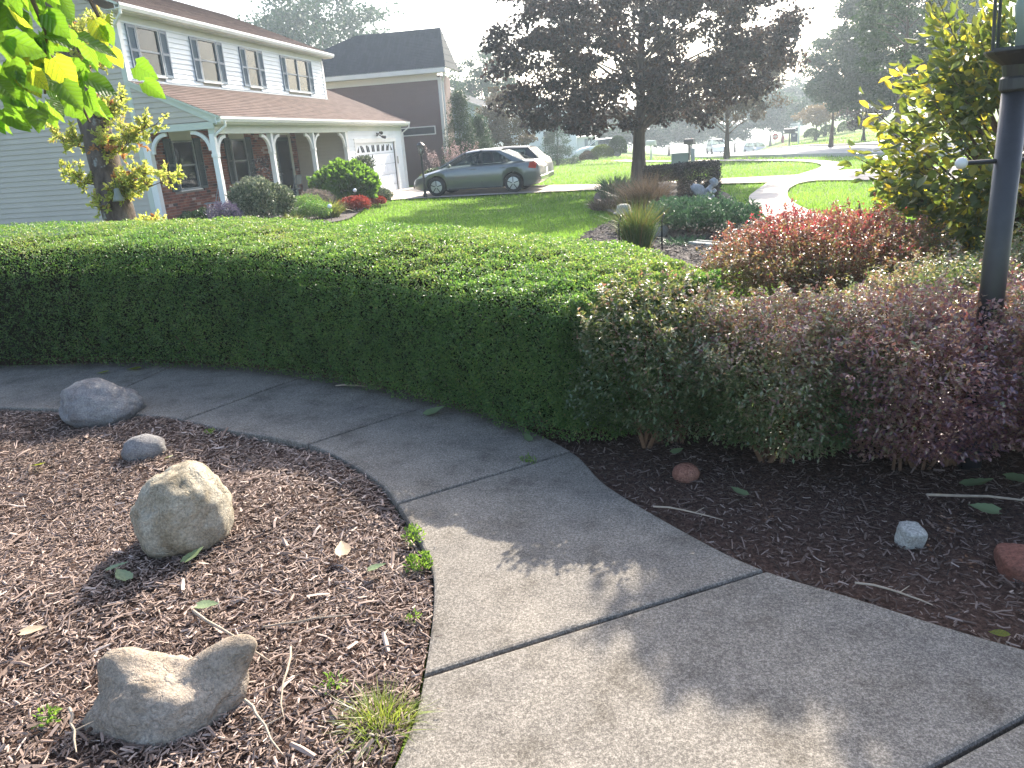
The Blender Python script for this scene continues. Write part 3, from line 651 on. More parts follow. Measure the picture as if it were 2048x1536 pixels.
M['porchfloor']=pmat('porch_concrete',(.3,.29,.27),.9,.15,4)
g0=-.35
HO=Vector((-12.1,17.8,-.1))
house=empty('house',HO,'two storey white sided house with brown roofs, blue grey shutters and a front porch','house')
def loc0(mb): 
    mb.v=[(v[0]-HO[0],v[1]-HO[1],v[2]-HO[2]) for v in mb.v]; return mb
def hb(mb,name,mat,parent=None,base=None,**k):
    """build a part of a thing whose origin is base"""
    base=base if base is not None else HO
    mb.v=[(v[0]-base[0],v[1]-base[1],v[2]-base[2]) for v in mb.v]
    return mb.build(name,mat,parent or house,**k)
def siding(parent,base,O,u,nrm,z0,z1,step,ext,opens,mat,proud=.024):
    O=Vector(O); u=Vector(u); nrm=Vector(nrm); z=z0; 
    while z<z1-.02:
        zt=min(z+step,z1)
        a0,a1=ext(z+.001); b0,b1=ext(zt-.001); segs=[(a0,a1,b0,b1)]
        for (o0,o1,p0,p1) in opens:
            if zt<=p0+.02 or z>=p1-.02: continue
            ns=[]
            for s in segs:
                if o1<=s[0] or o0>=s[1]: ns.append(s); continue
                if o0>s[0]: ns.append((s[0],o0,max(s[2],s[0]) if s[2]<o0 else s[0],o0))
                if o1<s[1]: ns.append((o1,s[1],o1,s[3] if s[3]>o1 else s[1]))
            segs=ns
        for s in segs:
            if s[1]-s[0]<.03: continue
            mb=MB(); P=lambda q,zz,d:tuple(O+u*q+Vector((0,0,zz))+nrm*d-Vector((O.x*0,0,O.z)))
            vs=[P(s[0],z,proud),P(s[1],z,proud),P(s[3],zt,.002),P(s[2],zt,.002),P(s[0],z,-.01),P(s[1],z,-.01),P(s[3],zt,-.01),P(s[2],zt,-.01)]
            mb.add(vs,[(0,1,2,3),(4,7,6,5),(0,4,5,1),(1,5,6,2),(2,6,7,3),(3,7,4,0)])
            hb(mb,'siding_board',mat,parent,base)
        z=zt
XU=-12.1; XF=-10.2; Y0=17.8; YU=30.15; YG=33.4; ZE=5.02
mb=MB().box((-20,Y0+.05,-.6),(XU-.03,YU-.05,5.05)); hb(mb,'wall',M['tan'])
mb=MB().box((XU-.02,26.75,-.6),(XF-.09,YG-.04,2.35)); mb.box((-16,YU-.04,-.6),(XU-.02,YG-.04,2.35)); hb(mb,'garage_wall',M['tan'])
# end gable wall seen on the left (faces -Y), boards full length
def extL(z):
    return (0,7.9-.02) if z<5.05 else ((z-5.05)/1.9*4.2,7.9-(z-5.05)/1.9*4.0)
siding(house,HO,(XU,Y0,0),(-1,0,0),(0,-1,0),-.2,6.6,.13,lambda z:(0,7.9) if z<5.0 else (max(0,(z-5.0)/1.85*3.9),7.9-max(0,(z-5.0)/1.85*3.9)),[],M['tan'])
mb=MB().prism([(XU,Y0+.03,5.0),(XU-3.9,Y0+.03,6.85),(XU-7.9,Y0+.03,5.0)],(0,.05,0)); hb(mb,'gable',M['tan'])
# corner boards
mb=MB().box((XU-.10,Y0-.03,-.2),(XU+.03,Y0,5.0)); hb(mb,'corner_board',M['creamtrim'])
mb=MB().box((XU,Y0-.028,3.45),(XU+.032,Y0+.12,4.9)); hb(mb,'corner_board',M['trim'])
mb=MB().box((XU,YU-.12,3.4),(XU+.034,YU+.03,4.9)); hb(mb,'corner_board',M['trim'])
# porch end gable triangle: boards between beam and roof slope
siding(house,HO,(XU+.002,Y0-.01,0),(1,0,0),(0,-1,0),2.46,3.42,.13,lambda z:(0,max(.05,(3.47-z)/(3.47-2.50)*2.15)),[],M['tan'])
mb=MB().prism([(XU,Y0+.02,2.36),(XF+.2,Y0+.02,2.36),(XF+.2,Y0+.02,2.5),(XU,Y0+.02,3.45)],(0,.04,0)); hb(mb,'gable',M['tan'])
mb=MB().prism([(XU+.03,Y0-.05,3.52),(XF+.33,Y0-.05,2.50),(XF+.33,Y0-.05,2.38),(XF+.13,Y0-.05,2.40),(XU+.03,Y0-.05,3.36)],(0,.028,0)); hb(mb,'rake_board',M['creamtrim'])
mb=MB().box((XU+.1,Y0-.045,2.28),(XF+.13,Y0-.01,2.44)); hb(mb,'frieze_board',M['creamtrim'])
# upper facade
wins=[(18.48,19.33),(21.22,22.12),(23.95,24.66),(26.80,28.60)]
siding(house,HO,(XU,Y0+.12,0),(0,1,0),(1,0,0),3.44,4.95,.125,lambda z:(0,YU-.12-Y0-.12),[(a-Y0-.12-.05,b-Y0-.12+.05,3.66,4.83) for a,b in wins],M['siding'])
def window(parent,base,x,y0,y1,z0,z1,double=False,curt='curtain',framem='frame',back=.0):
    e=MB(); t=.045
    e.box((x-.02,y0-t,z0-t),(x+.03,y0,z1+t)).box((x-.02,y1,z0-t),(x+.03,y1+t,z1+t)).box((x-.02,y0,z1),(x+.03,y1,z1+t)).box((x-.02,y0,z0-t),(x+.03,y1,z0))
    if double: e.box((x-.02,(y0+y1)/2-.04,z0),(x+.028,(y0+y1)/2+.04,z1))
    w_=hb(e,'window',M[framem],parent,base)
    zm=(z0+z1)/2
    s=MB().box((x-.03,y0,zm-.022),(x+.012,y1,zm+.022)); wb=base
    o=hb(s,'sash_rail',M[framem],w_,base); 
    for a,b in ([(y0,(y0+y1)/2-.04),((y0+y1)/2+.04,y1)] if double else [(y0,y1)]):
        for c,d,dx in ((z0,zm-.022,-.02),(zm+.022,z1,-.012)):
            hb(MB().box((x+dx-.004,a,c),(x+dx,b,d)),'pane',M['glass'],w_,base)
    hb(MB().box((x-.032,y0,z0),(x-.028,y1,z1)),'curtain',M[curt],w_,base)
    hb(MB().box((x-.02,y0-t-.02,z0-t-.03),(x+.05,y1+t+.02,z0-t)),'sill',M['trim'],w_,base)
    return w_
def shutter(parent,base,x,y0,y1,z0,z1,mat):
    e=MB(); t=.05; zm=(z0+z1)/2
    e.box((x,y0,z0),(x+.035,y0+t,z1)).box((x,y1-t,z0),(x+.035,y1,z1)).box((x,y0+t,z0),(x+.033,y1-t,z0+t*1.4)).box((x,y0+t,z1-t*1.4),(x+.033,y1-t,z1)).box((x,y0+t,zm-.03),(x+.033,y1-t,zm+.03))
    s=hb(e,'shutter',mat,parent,base)
    l=MB(); 
    for c,d in ((z0+t*1.4,zm-.03),(zm+.03,z1-t*1.4)):
        n=max(5,int((d-c)/.045))
        for i in range(n): l.cbox((x+.014,(y0+y1)/2,c+(i+.5)*(d-c)/n),(.006,y1-y0-2*t,(d-c)/n*1.05),ry=rad(28))
    o=hb(l,'louvers',mat,s,base); o['kind']='stuff'
# cavities so that glass has a room behind it
for i,(a,b) in enumerate(wins):
    window(house,HO,XU+.02,a,b,3.72,4.76,i==3)
    shutter(house,HO,XU+.018,a-.40,a-.06,3.66,4.80,M['shutter']); shutter(house,HO,XU+.018,b+.06,b+.40,3.66,4.80,M['shutter'])
hb(MB().box((XU,Y0,4.86),(XU+.02,YU,5.04)),'frieze_board',M['creamtrim'])
def gutter(parent,base,x,y0,y1,z,mat,dx=1):
    mb=MB(); prof=[(0,0),(dx*.09,0),(dx*.125,.07),(dx*.125,.125),(dx*.105,.125),(dx*.105,.075),(dx*.08,.02),(0,.02)]
    mb.prism([(x+a,y0,z+b) for a,b in prof],(0,y1-y0,0)); return hb(mb,'gutter',mat,parent,base)
gutter(house,HO,-11.80,Y0-.35,YU+.35,5.02,M['trim'])
hb(MB().box((XU,Y0-.35,5.0),(-11.82,YU+.35,5.02)),'soffit',M['creamtrim'])
hb(MB().box((-11.82,Y0-.35,5.0),(-11.80,YU+.35,5.15)),'fascia',M['trim'])
gutter(house,HO,-9.95,Y0-.08,YG+.30,2.42,M['trim'])
hb(MB().box((XU+.02,Y0-.0,2.36),(-9.97,YG+.28,2.385)),'soffit',M['creamtrim'])
hb(MB().box((-9.97,Y0-.08,2.38),(-9.95,YG+.30,2.56)),'fascia',M['trim'])
def roof(parent,base,a,b,c,d,n,mat,th=.05,name='shingles'):
    """a,b eave ends, c,d ridge ends (c above b, d above a)"""
    a,b,c,d=map(Vector,(a,b,c,d)); nn=(b-a).cross(d-a).normalized(); 
    if nn.z<0: nn=-nn
    mb=MB()
    for i in range(n):
        f0=i/n; f1=(i+1)/n; p=a.lerp(d,f0); q=b.lerp(c,f0); r=b.lerp(c,f1); s=a.lerp(d,f1)
        mb.add([p+nn*.012,q+nn*.012,r+nn*.001,s+nn*.001,p-nn*.01,q-nn*.01],[(0,1,2,3),(4,5,1,0)])
    o=hb(mb,name,mat,parent,base); o['kind']='stuff'
    mb=MB().add([a,b,c,d,a-nn*th,b-nn*th,c-nn*th,d-nn*th],[(4,7,6,5),(0,4,5,1),(1,5,6,2),(2,6,7,3),(3,7,4,0)]); hb(mb,'roof_deck',M['creamtrim'],parent,base)
roof(house,HO,(-11.70,Y0-.4,5.13),(-11.70,YU+.4,5.13),(-16.0,YU+.4,6.95),(-16.0,Y0-.4,6.95),34,M['shing'])
roof(house,HO,(-20.3,YU+.4,5.13),(-20.3,Y0-.4,5.13),(-16.0,Y0-.4,6.95),(-16.0,YU+.4,6.95),4,M['shing'])
siding(house,HO,(XU,YU,0),(-1,0,0),(0,1,0),2.3,4.9,.13,lambda z:(0,7.8),[],M['tan'])
roof(house,HO,(-9.86,Y0-.1,2.55),(-9.86,YG+.35,2.55),(XU+.03,YG+.35,3.51),(XU+.03,Y0-.1,3.51),17,M['shing'])
roof(house,HO,(XU+.03,YU+.01,3.51),(XU+.03,YG+.35,3.51),(-14.6,YG+.35,4.62),(-14.6,YU+.01,4.62),18,M['shing'])
hb(MB().cbox((XU+.06,(Y0+YU)/2,3.50),(.10,YU-Y0,.02),ry=rad(23)),'flashing',pmat('dark_flashing',(.06,.08,.10),.6,.2,3))
# garage front
DY0,DY1,DZ=27.62,32.25,1.76
siding(house,HO,(XF,26.85,0),(0,1,0),(1,0,0),-.36,2.33,.12,lambda z:(0,YG-26.85-.08),[(DY0-.16-26.85,DY1+.16-26.85,-.5,DZ+.17)],M['siding'])
hb(MB().box((XF,YG-.09,-.36),(XF+.03,YG+.02,2.34)),'corner_board',M['trim'])
tr=MB().box((XF-.01,DY0-.16,-.36),(XF+.028,DY0,DZ+.16)).box((XF-.01,DY1,-.36),(XF+.028,DY1+.16,DZ+.16)).box((XF-.01,DY0,DZ),(XF+.026,DY1,DZ+.16)); hb(tr,'door_trim',M['trim'])
M['gdoor']=pmat('garage_door_white',(.80,.82,.85),.45,.03,2,spec=.4)
gd=hb(MB().box((XF-.07,DY0,-.38),(XF-.05,DY1,DZ)),'garage_door',M['gdoor'])
rows=5; hh=(DZ+.37)/rows
for r in range(rows):
    z=-.37+r*hh
    for c in range(8):
        w8=(DY1-DY0)/8; y=DY0+c*w8
        if r<rows-1: pn=MB().box((XF-.05,y+.05,z+.06),(XF-.038,y+w8-.05,z+hh-.06)); hb(pn,'raised_panel',M['gdoor'],gd,bevel=.006)
        else:
            yc=y+w8/2; k=(c-3.5); mbp=MB()
            zc=z+.09; zt=z+hh-.08
            # sunburst lights: panes leaning away from the middle
            L=abs(k)
            if L<3.2:
                for q in (-1,1):
                    s=.10*np.sign(k)*q*.3
                    sl=k*.055
                    mbp.prism([(XF-.048,yc-.17*1+ (0 if q<0 else .18),zc),(XF-.048,yc-.03+(0 if q<0 else .18),zc),(XF-.048,yc-.03+(0 if q<0 else .18)+sl,zt if q*k>0 or L<1 else zt-.08),(XF-.048,yc-.15+(0 if q<0 else .18)+sl,zt-.02)],(.008,0,0))
            else: mbp.prism([(XF-.048,yc-.12,zc),(XF-.048,yc+.1,zc),(XF-.048,yc-.12*np.sign(k),zt-.05)],(.008,0,0))
            hb(mbp,'pane',M['dark'],gd)
    if r: hb(MB().box((XF-.05,DY0,z-.006),(XF-.044,DY1,z+.006)),'panel_joint',M['frame'],gd)
# return wall of the garage (faces -Y) between porch and garage
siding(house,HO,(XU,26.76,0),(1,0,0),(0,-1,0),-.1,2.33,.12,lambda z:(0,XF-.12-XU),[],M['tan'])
hb(MB().box((XF-.12,26.70,-.3),(XF+.032,26.86,2.33)),'corner_board',M['trim'])
hb(MB().box((XU+.0,17.8,-.4),(XF+.15,26.7,.02)),'porch_floor',M['porchfloor'])
hb(MB().box((XF-.06,Y0,2.16),(XF+.10,26.75,2.365)),'porch_beam',M['creamtrim'])
hb(MB().box((XF-.02,26.75,2.2),(XF+.035,YG,2.365)),'frieze_board',M['creamtrim'])
# posts and curved brackets
def post(y,br=(-1,1),x=XF,side=False):
    p=hb(MB().box((x-.065,y-.065,.02),(x+.065,y+.065,2.16)).box((x-.08,y-.08,.02),(x+.08,y+.08,.22)).box((x-.08,y-.08,1.62),(x+.08,y+.08,1.70)),'porch_post',M['trim'],bevel=.004)
    for s in br:
        b=MB(); pts=[]; r_=.48
        for i in range(9):
            a=math.pi/2*i/8; pts.append((r_*(1-math.cos(a)),-r_*(1-math.sin(a))))
        for (u0,w0),(u1,w1) in zip(pts,pts[1:]):
            P=lambda u_,w_,t_:(x-.03,y+s*(.065+u_),2.15+w_+t_)
            # ribbon of constant thickness
            d=Vector((u1-u0,w1-w0)).normalized()*.085; nx,nz=-d.y,d.x
            q=[(x-.035,y+s*(.065+u0),2.15+w0),(x-.035,y+s*(.065+u1),2.15+w1),(x-.035,y+s*(.065+u1+nx*-1),2.15+w1-nz*1),(x-.035,y+s*(.065+u0+nx*-1),2.15+w0-nz*1)]
            b.prism(q,(.07,0,0))
        hb(b,'bracket',M['trim'],p)
    return p
post(17.86,(1,)); post(20.88); post(23.78); post(26.62,(-1,))
mb=MB()   # bracket of the first post turned along the end of the porch, and wall pilaster
hb(MB().box((XU+.01,Y0-.02,-.1),(XU+.20,Y0+.14,2.34)),'pilaster',M['trim'])
for (xx,sgn) in ((XU+.20,1),(XF-.065,-1)):
    b=MB(); pts=[(.48*(1-math.cos(math.pi/2*i/8)),-.48*(1-math.sin(math.pi/2*i/8))) for i in range(9)]
    for (u0,w0),(u1,w1) in zip(pts,pts[1:]):
        d=Vector((u1-u0,w1-w0)).normalized()*.085
        b.prism([(xx+sgn*u0,Y0+.03,2.27+w0),(xx+sgn*u1,Y0+.03,2.27+w1),(xx+sgn*(u1+d.y),Y0+.03,2.27+w1-d.x),(xx+sgn*(u0+d.y),Y0+.03,2.27+w0-d.x)],(0,.07,0))
    hb(b,'bracket',M['trim'])
def downspout(x,y,zt,zb,parent,base,mat,dy=-.0,dx=-.2):
    mb=MB().tube([(x,y,zt),(x,y,zt-.12),(x+dx,y+dy,zt-.34),(x+dx,y+dy,zb)],.035,8); return hb(mb,'downspout',mat,parent,base)
downspout(-9.87,17.95,2.45,2.2,house,HO,M['trim'],-.10,-.28)
downspout(-9.87,YG+.2,2.45,-.3,house,HO,M['trim'],-.14,-.28)
downspout(-11.74,Y0-.28,5.05,4.8,house,HO,M['trim'],.24,-.4)
# brick wall under the porch
BX=XU+.02
bopen=[(18.92,20.02,.80,2.10),(21.95,22.95,.80,2.10),(24.80,26.20,-.2,2.34)]
bw=hb(MB().box((XU-.02,Y0+.14,-.1),(BX-.006,26.75,2.36)),'brick_wall',M['joint'])
M['mortar']=pmat('mortar',(.28,.25,.23),.95,.15,20); bw.data.materials[0]=M['mortar']
bm_=[pmat('brick_red',(.23,.085,.06),.85,.25,8,bmp=.4),pmat('brick_brown',(.15,.06,.045),.85,.25,8,bmp=.4),pmat('brick_dark',(.05,.035,.035),.85,.25,8),pmat('brick_pale',(.42,.30,.26),.85,.2,8),pmat('brick_orange',(.29,.12,.08),.85,.25,8,bmp=.3)]
bl=.203; bh=.062; brs=[]
r=0; z=.03
while z<2.33:
    y=Y0+.16-(bl/2 if r%2 else 0)
    while y<26.7:
        a,b=max(y,Y0+.15),min(y+bl,26.68)
        if b-a>.05 and not any(a<o[1]-.02 and b>o[0]+.02 and z+bh>o[2] and z<o[3] for o in bopen):
            if not (26.88<a): brs.append((a,b-.01,z,z+bh))
        y+=bl+.0
    z+=bh+.011; r+=1
meshes=[]
for m_ in bm_:
    o=MB().box((0,-.0965,-bh/2),(.02,.0965,bh/2)).build('brick',m_,bw,bevel=.003); meshes.append(o)
full=[b for b in brs if abs((b[1]-b[0])-.193)<.004 and b[0]<24.6 and b[2]>.5]; R.shuffle(full); full=sorted(full[:300],key=lambda b:b[0])
pick=set(full); k=0
for b in full:
    mi=R.choices(range(5),[5,4,1.0,.7,2.5])[0]
    if k<5: o=meshes[k]; 
    else: o=meshes[mi].copy(); COL.objects.link(o); o.parent=bw
    o.location=(BX-.006+R.uniform(0,.004)-HO.x,(b[0]+b[1])/2-HO.y,(b[2]+b[3])/2-HO.z); k+=1
mb=MB()
for b in brs:
    if b in pick: continue
    mb.cur=R.choices(range(5),[5,4,1.0,.7,2.5])[0]; dx=R.uniform(0,.004); mb.box((BX-.006,b[0],b[2]),(BX+.012+dx,b[1],b[3]))
hb(mb,'bricks',bm_,bw)['kind']='stuff'
for a,b in ((19.03,19.93),(22.05,22.86)):
    window(house,HO,XU+.05,a,b,.88,2.06,False,'dark'); 
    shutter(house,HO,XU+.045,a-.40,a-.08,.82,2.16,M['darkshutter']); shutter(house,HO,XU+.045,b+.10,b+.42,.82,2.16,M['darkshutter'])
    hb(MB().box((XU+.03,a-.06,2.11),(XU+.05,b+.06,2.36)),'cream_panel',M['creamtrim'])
door=hb(MB().box((XU+.03,24.98,.06),(XU+.07,26.0,2.12)),'front_door',M['darkshutter'])
hb(MB().box((XU+.07,25.1,.2),(XU+.076,25.88,2.0)),'door_glass',M['glass'],door)
hb(MB().box((XU+.07,25.85,1.0),(XU+.12,25.9,1.08)),'handle',M['black'],door)
hb(MB().box((XU+.0,24.80,.02),(XU+.06,24.98,2.2)).box((XU,26.0,.02),(XU+.06,26.2,2.2)).box((XU,24.8,2.2),(XU+.06,26.2,2.34)),'door_trim',M['creamtrim'])
# security light, house number plate
sl=hb(MB().lathe((XF+.03,30.1,2.06),[(.07,-.02),(.07,.02)],12,'x'),'security_light',M['black'])
for dy,dz in ((-.08,.07),(.10,-.09)):
    a=Vector((XF+.06,30.1,2.06)); b=a+Vector((.12,dy,dz)); mm=MB().tube([a,b],.02,6); mm.tube([b,b+Vector((.10,dy*1.2,-.03))],[.045,.065],10); hb(mm,'lamp_head',M['black'],sl)
hb(MB().box((XF+.02,32.36,.86),(XF+.045,32.5,1.16)),'number_plate',pmat('weathered_plate',(.3,.28,.26),.6,.2,20))
# ---------------------------------------------------------------- brown sided house
BO=Vector((-9.2,37,-.6))
bh_=empty('house',BO,'house with dusky brown siding, dark roof and cream fascia behind the white house','house')
hb(MB().box((-18,37.03,-1),(-9.12,39.0,4.6)),'wall',M['browns'],bh_,BO)
siding(bh_,BO,(-18,37.03,0),(1,0,0),(0,-1,0),-.7,4.45,.18,lambda z:(0,8.78),[(5.9,8.55-.02,1.96,2.40)],M['browns'])
hb(MB().box((-9.24,36.98,-.7),(-9.08,37.03,4.5)),'corner_board',M['cream2'],bh_,BO)
hb(MB().box((-18,36.98,4.4),(-9.24,37.02,4.68)),'frieze_board',M['cream2'],bh_,BO)
hb(MB().box((-18.5,36.55,4.68),(-8.75,37.02,4.70)),'soffit',M['cream2'],bh_,BO)
hb(MB().box((-18.5,36.50,4.68),(-8.72,36.55,4.90)),'gutter',M['cream2'],bh_,BO)
roof(bh_,BO,(-18.6,36.5,4.88),(-8.70,36.5,4.88),(-9.28,38.6,6.83),(-13.5,38.6,6.83),26,M['shing2'])
roof(bh_,BO,(-8.70,36.5,4.88),(-8.70,39.4,4.88),(-9.28,38.61,6.83),(-9.28,38.6,6.83),6,M['shing2'])
roof(bh_,BO,(-18.6,39.4,4.88),(-18.6,36.5,4.88),(-13.5,38.6,6.83),(-13.5,38.61,6.83),6,M['shing2'])
hb(MB().tube([(-8.85,36.75,4.8),(-8.85,36.75,4.6),(-9.0,36.95,4.3),(-9.0,36.95,-.4)],.05,8),'downspout',M['cream2'],bh_,BO)
wd=hb(MB().box((-12.1,36.96,1.98),(-9.55,37.0,2.03)).box((-12.1,36.96,2.33),(-9.55,37.0,2.38)).box((-9.60,36.96,2.03),(-9.55,37.0,2.33)).box((-12.1,36.96,2.03),(-12.05,37.0,2.33)),'window',M['cream2'],bh_,BO)
hb(MB().box((-12.05,36.985,2.03),(-9.60,36.99,2.33)),'pane',M['dark'],wd,BO)
# grey blue house behind it
GO=Vector((-12,52,-.5)); M['bluesid']=pmat('blue_grey_siding',(.34,.40,.44),.7,.06,2)
gh=empty('house',GO,'pale blue grey house half hidden behind the feathery conifers','house')
hb(MB().box((-20,51.4,-1),(-10.55,64,3.7)),'wall',M['bluesid'],gh,GO)
hb(MB().prism([(-20,51.38,3.7),(-10.3,51.38,3.7),(-13.3,51.38,5.0),(-16.5,51.38,5.4)],(0,.3,0)),'gable',M['bluesid'],gh,GO)
roof(gh,GO,(-10.0,51.0,3.66),(-10.0,64,3.66),(-14,64,5.25),(-14,51.0,5.25),8,M['shing2'])
hb(MB().box((-10.02,51.0,3.6),(-9.9,64,3.72)),'gutter',M['trim'],gh,GO)
for y in (52.6,56,59): window(gh,GO,-10.52,y,y+1.3,2.2,3.35,False,'dark','trim')
# white house farther off
WO=Vector((-5,74,-.6))
wh=empty('house',WO,'white gabled house with attached garage seen under the purple maple crown','house')
hb(MB().box((-12,73,-1),(-5.6,82,3.0)),'wall',M['siding'],wh,WO)
hb(MB().prism([(-12,72.98,3.0),(-5.6,72.98,3.0),(-8.8,72.98,5.0)],(0,.2,0)),'gable',M['siding'],wh,WO)
hb(MB().box((-6,74,-1),(-3.95,80,1.25)),'garage_wall',M['siding'],wh,WO)
roof(wh,WO,(-5.3,72.7,2.9),(-5.3,82,2.9),(-8.8,82,5.1),(-8.8,72.7,5.1),6,M['cream2'])
roof(wh,WO,(-12.3,82,2.9),(-12.3,72.7,2.9),(-8.8,72.7,5.1),(-8.8,82,5.1),6,M['cream2'])
roof(wh,WO,(-6.2,73.6,1.2),(-3.7,73.6,1.2),(-3.7,77,2.0),(-6.2,77,2.0),5,M['cream2'])
hb(MB().box((-4.9,73.95,-.5),(-4.6,73.99,1.0)).box((-4.4,73.95,-.5),(-4.15,73.99,1.0)),'door_panel',M['frame'],wh,WO)
window(wh,WO,-5.58,75,76,1.4,2.4,False,'dark','trim')
wb=hb(MB().box((-8.6,72.95,.8),(-7.6,72.98,1.9)),'window',M['dark'],wh,WO)
# ---------------------------------------------------------------- cars
M['paint']=pmat('grey_green_paint',(.13,.14,.135),.32,.04,2,metal=.35,spec=.6,coat=1)
M['paint2']=pmat('dark_blue_grey_paint',(.03,.04,.048),.45,.04,2,metal=.1,spec=.4,coat=.25)
M['whitepaint']=pmat('white_paint',(.7,.72,.74),.35,.03,2,coat=.6)
M['tyre']=pmat('tyre_rubber',(.02,.02,.02),.85,.2,20)
M['alloy']=pmat('silver_alloy',(.50,.50,.48),.35,.05,4,metal=.5)
M['carglass']=glassmat('car_glass',(.55,.62,.6),.28,.02)
M['seat']=pmat('seat_fabric',(.25,.22,.19),.9,.1,10)
M['redlens']=pmat('red_lens',(.45,.03,.03),.2,.05,4,coat=.8)
M['clear']=pmat('clear_lens',(.6,.6,.6),.15,.05,4,coat=.8)
M['plastic']=pmat('black_plastic',(.03,.03,.03),.6,.1,10)
def car(label,loc,rz,paint,prof,green,L,Wd,wheels,wr,detail=True,group=None,rim=5):
    """x runs from the nose (0) to the tail (L); prof: (x, z top of lower body, half width, z bottom)"""
    e=empty('car',loc,label,'car',group,rz)
    V=[];n=0
    xs=[p[0] for p in prof]
    X=np.concatenate([np.linspace(0,.25,5)[:-1],np.linspace(.25,L-.25,34),np.linspace(L-.25,L,5)[1:]])
    A=np.array(prof)
    def sm(x,c):
        return np.interp(x,A[:,0],A[:,c])
    k=9; AR=wr*1.13
    for wx in wheels: X=np.concatenate([X,wx+AR*np.cos(np.linspace(0,np.pi,15)),[wx-AR-.004,wx+AR+.004]])
    X=np.unique(np.round(X,4))
    for x in X:
        zt=np.mean([sm(x+d,1) for d in (-.06,0,.06)]); hw=sm(x,2); zb=sm(x,3)
        for wx in wheels:
            if abs(x-wx)<=AR: zb=max(zb,wr+math.sqrt(max(0,AR*AR-(x-wx)**2)))
        h=zt-zb
        half=[(0,zt+.02),(.55*hw,zt+.012),(.84*hw,zt-.015),(.945*hw,zt-.07),(.985*hw,zt-.17),(1.0*hw,zb+.50*h),(.985*hw,zb+.25*h),(.95*hw,zb+.05*h),(.86*hw,zb)]
        ring=[(x,y,z) for y,z in half]+[(x,-y,z) for y,z in half[::-1][:-1]]
        V+=ring; n=len(ring)
    F=[]
    for i in range(len(X)-1):
        for j in range(n): F.append((i*n+j,(i+1)*n+j,(i+1)*n+(j+1)%n,i*n+(j+1)%n))
    F.append(tuple(range(n))); F.append(tuple((len(X)-1)*n+j for j in range(n-1,-1,-1)))
    b=MB().add(V,F).build('body',paint,e,smooth=True)
    me=b.data
    me.polygons.foreach_set('use_smooth',[True]*len(me.polygons))
    try: me.set_sharp_from_angle(angle=rad(35))
    except Exception: pass
    hw=Wd/2
    MB().box((wheels[0]-.36,-hw*.72,.22),(wheels[0]+.36,hw*.72,.66)).box((wheels[1]-.36,-hw*.72,.22),(wheels[1]+.36,hw*.72,.66)).build('wheel_well',M['plastic'],e)
    # greenhouse: g points (x, z) base front, roof front, roof mid, roof rear, base rear
    bf,rf_,rm,rr_,br_=green; bw_=hw*.90; rw=hw*.70
    def side(x,z,s):
        t=(z-bf[1])/(rm[1]-bf[1]); return (x,s*(bw_+(rw-bw_)*min(1,max(0,t))),z)
    rmb=MB(); ks=12; rows=[]
    P=[rf_,rm,rr_]
    for i in range(ks+1):
        t=i/ks; x=rf_[0]+(rr_[0]-rf_[0])*t
        q0=rf_[1];q2=rr_[1];q1=2*rm[1]-.5*(q0+q2); z=(1-t)**2*q0+2*t*(1-t)*q1+t*t*q2
        rows.append([(x,-rw-.015,z-.045),(x,-rw+.04,z),(x,-rw*.5,z+.025),(x,0,z+.03),(x,rw*.5,z+.025),(x,rw-.04,z),(x,rw+.015,z-.045)])
    vv=[v for r in rows for v in r]; rmb.add(vv,[(i*7+j,i*7+j+1,(i+1)*7+j+1,(i+1)*7+j) for i in range(ks) for j in range(6)])
    rmb.add([(v[0],v[1]*.97,v[2]-.04) for v in vv],[(i*7+j,(i+1)*7+j,(i+1)*7+j+1,i*7+j+1) for i in range(ks) for j in range(6)])
    rmb.build('roof',paint,e,smooth=True)
    def strip(pts,wd_,name,mat):
        for s in (-1,1):
            m=MB()
            for (x0,z0,x1,z1) in pts:
                a=side(x0,z0,s);b_=side(x1,z1,s)
                m.prism([(a[0]-wd_/2,a[1]+s*.004,a[2]),(a[0]+wd_/2,a[1]+s*.004,a[2]),(b_[0]+wd_/2,b_[1]+s*.004,b_[2]),(b_[0]-wd_/2,b_[1]+s*.004,b_[2])],(0,-s*.04,0))
            m.build(name,mat,e)
    strip([(bf[0],bf[1]-.02,rf_[0],rf_[1]),],.075,'windscreen_pillar',paint)
    xm=(rf_[0]+rr_[0])/2-.02
    strip([(xm,bf[1]-.04,xm-.02,rm[1]-.01)],.085,'door_pillar',M['plastic'])
    for s in (-1,1):
        m=MB(); a=side(br_[0]-.02,br_[1]-.03,s); a2=side(br_[0]-.40,br_[1]-.03,s); b_=side(rr_[0]+.02,rr_[1]-.01,s); b2=side(rr_[0]-.16,rr_[1]-.01,s)
        m.prism([a,a2,b2,b_],(0,-s*.05,0)); m.build('rear_pillar',paint,e)
    for s in (-1,1):
        g_=lambda x,z: tuple(Vector(side(x,z,s))-Vector((0,s*.012,0)))
        MB().add([g_(bf[0]+.02,bf[1]-.03),g_(xm,bf[1]-.03),g_(xm,rm[1]-.02),g_(rf_[0]+.02,rf_[1]-.02)],[(0,1,2,3)]).build('side_window',M['carglass'],e)
        MB().add([g_(xm,bf[1]-.03),g_(br_[0]-.38,br_[1]-.03),g_(rr_[0]-.14,rr_[1]-.02),g_(xm,rm[1]-.02)],[(0,1,2,3)]).build('side_window',M['carglass'],e)
    MB().add([(bf[0],-bw_,bf[1]-.02),(bf[0]-.12,0,bf[1]-.01),(bf[0],bw_,bf[1]-.02),(rf_[0],rw,rf_[1]),(rf_[0]-.03,0,rf_[1]+.02),(rf_[0],-rw,rf_[1])],[(0,1,4,5),(1,2,3,4)]).build('windscreen',M['carglass'],e)
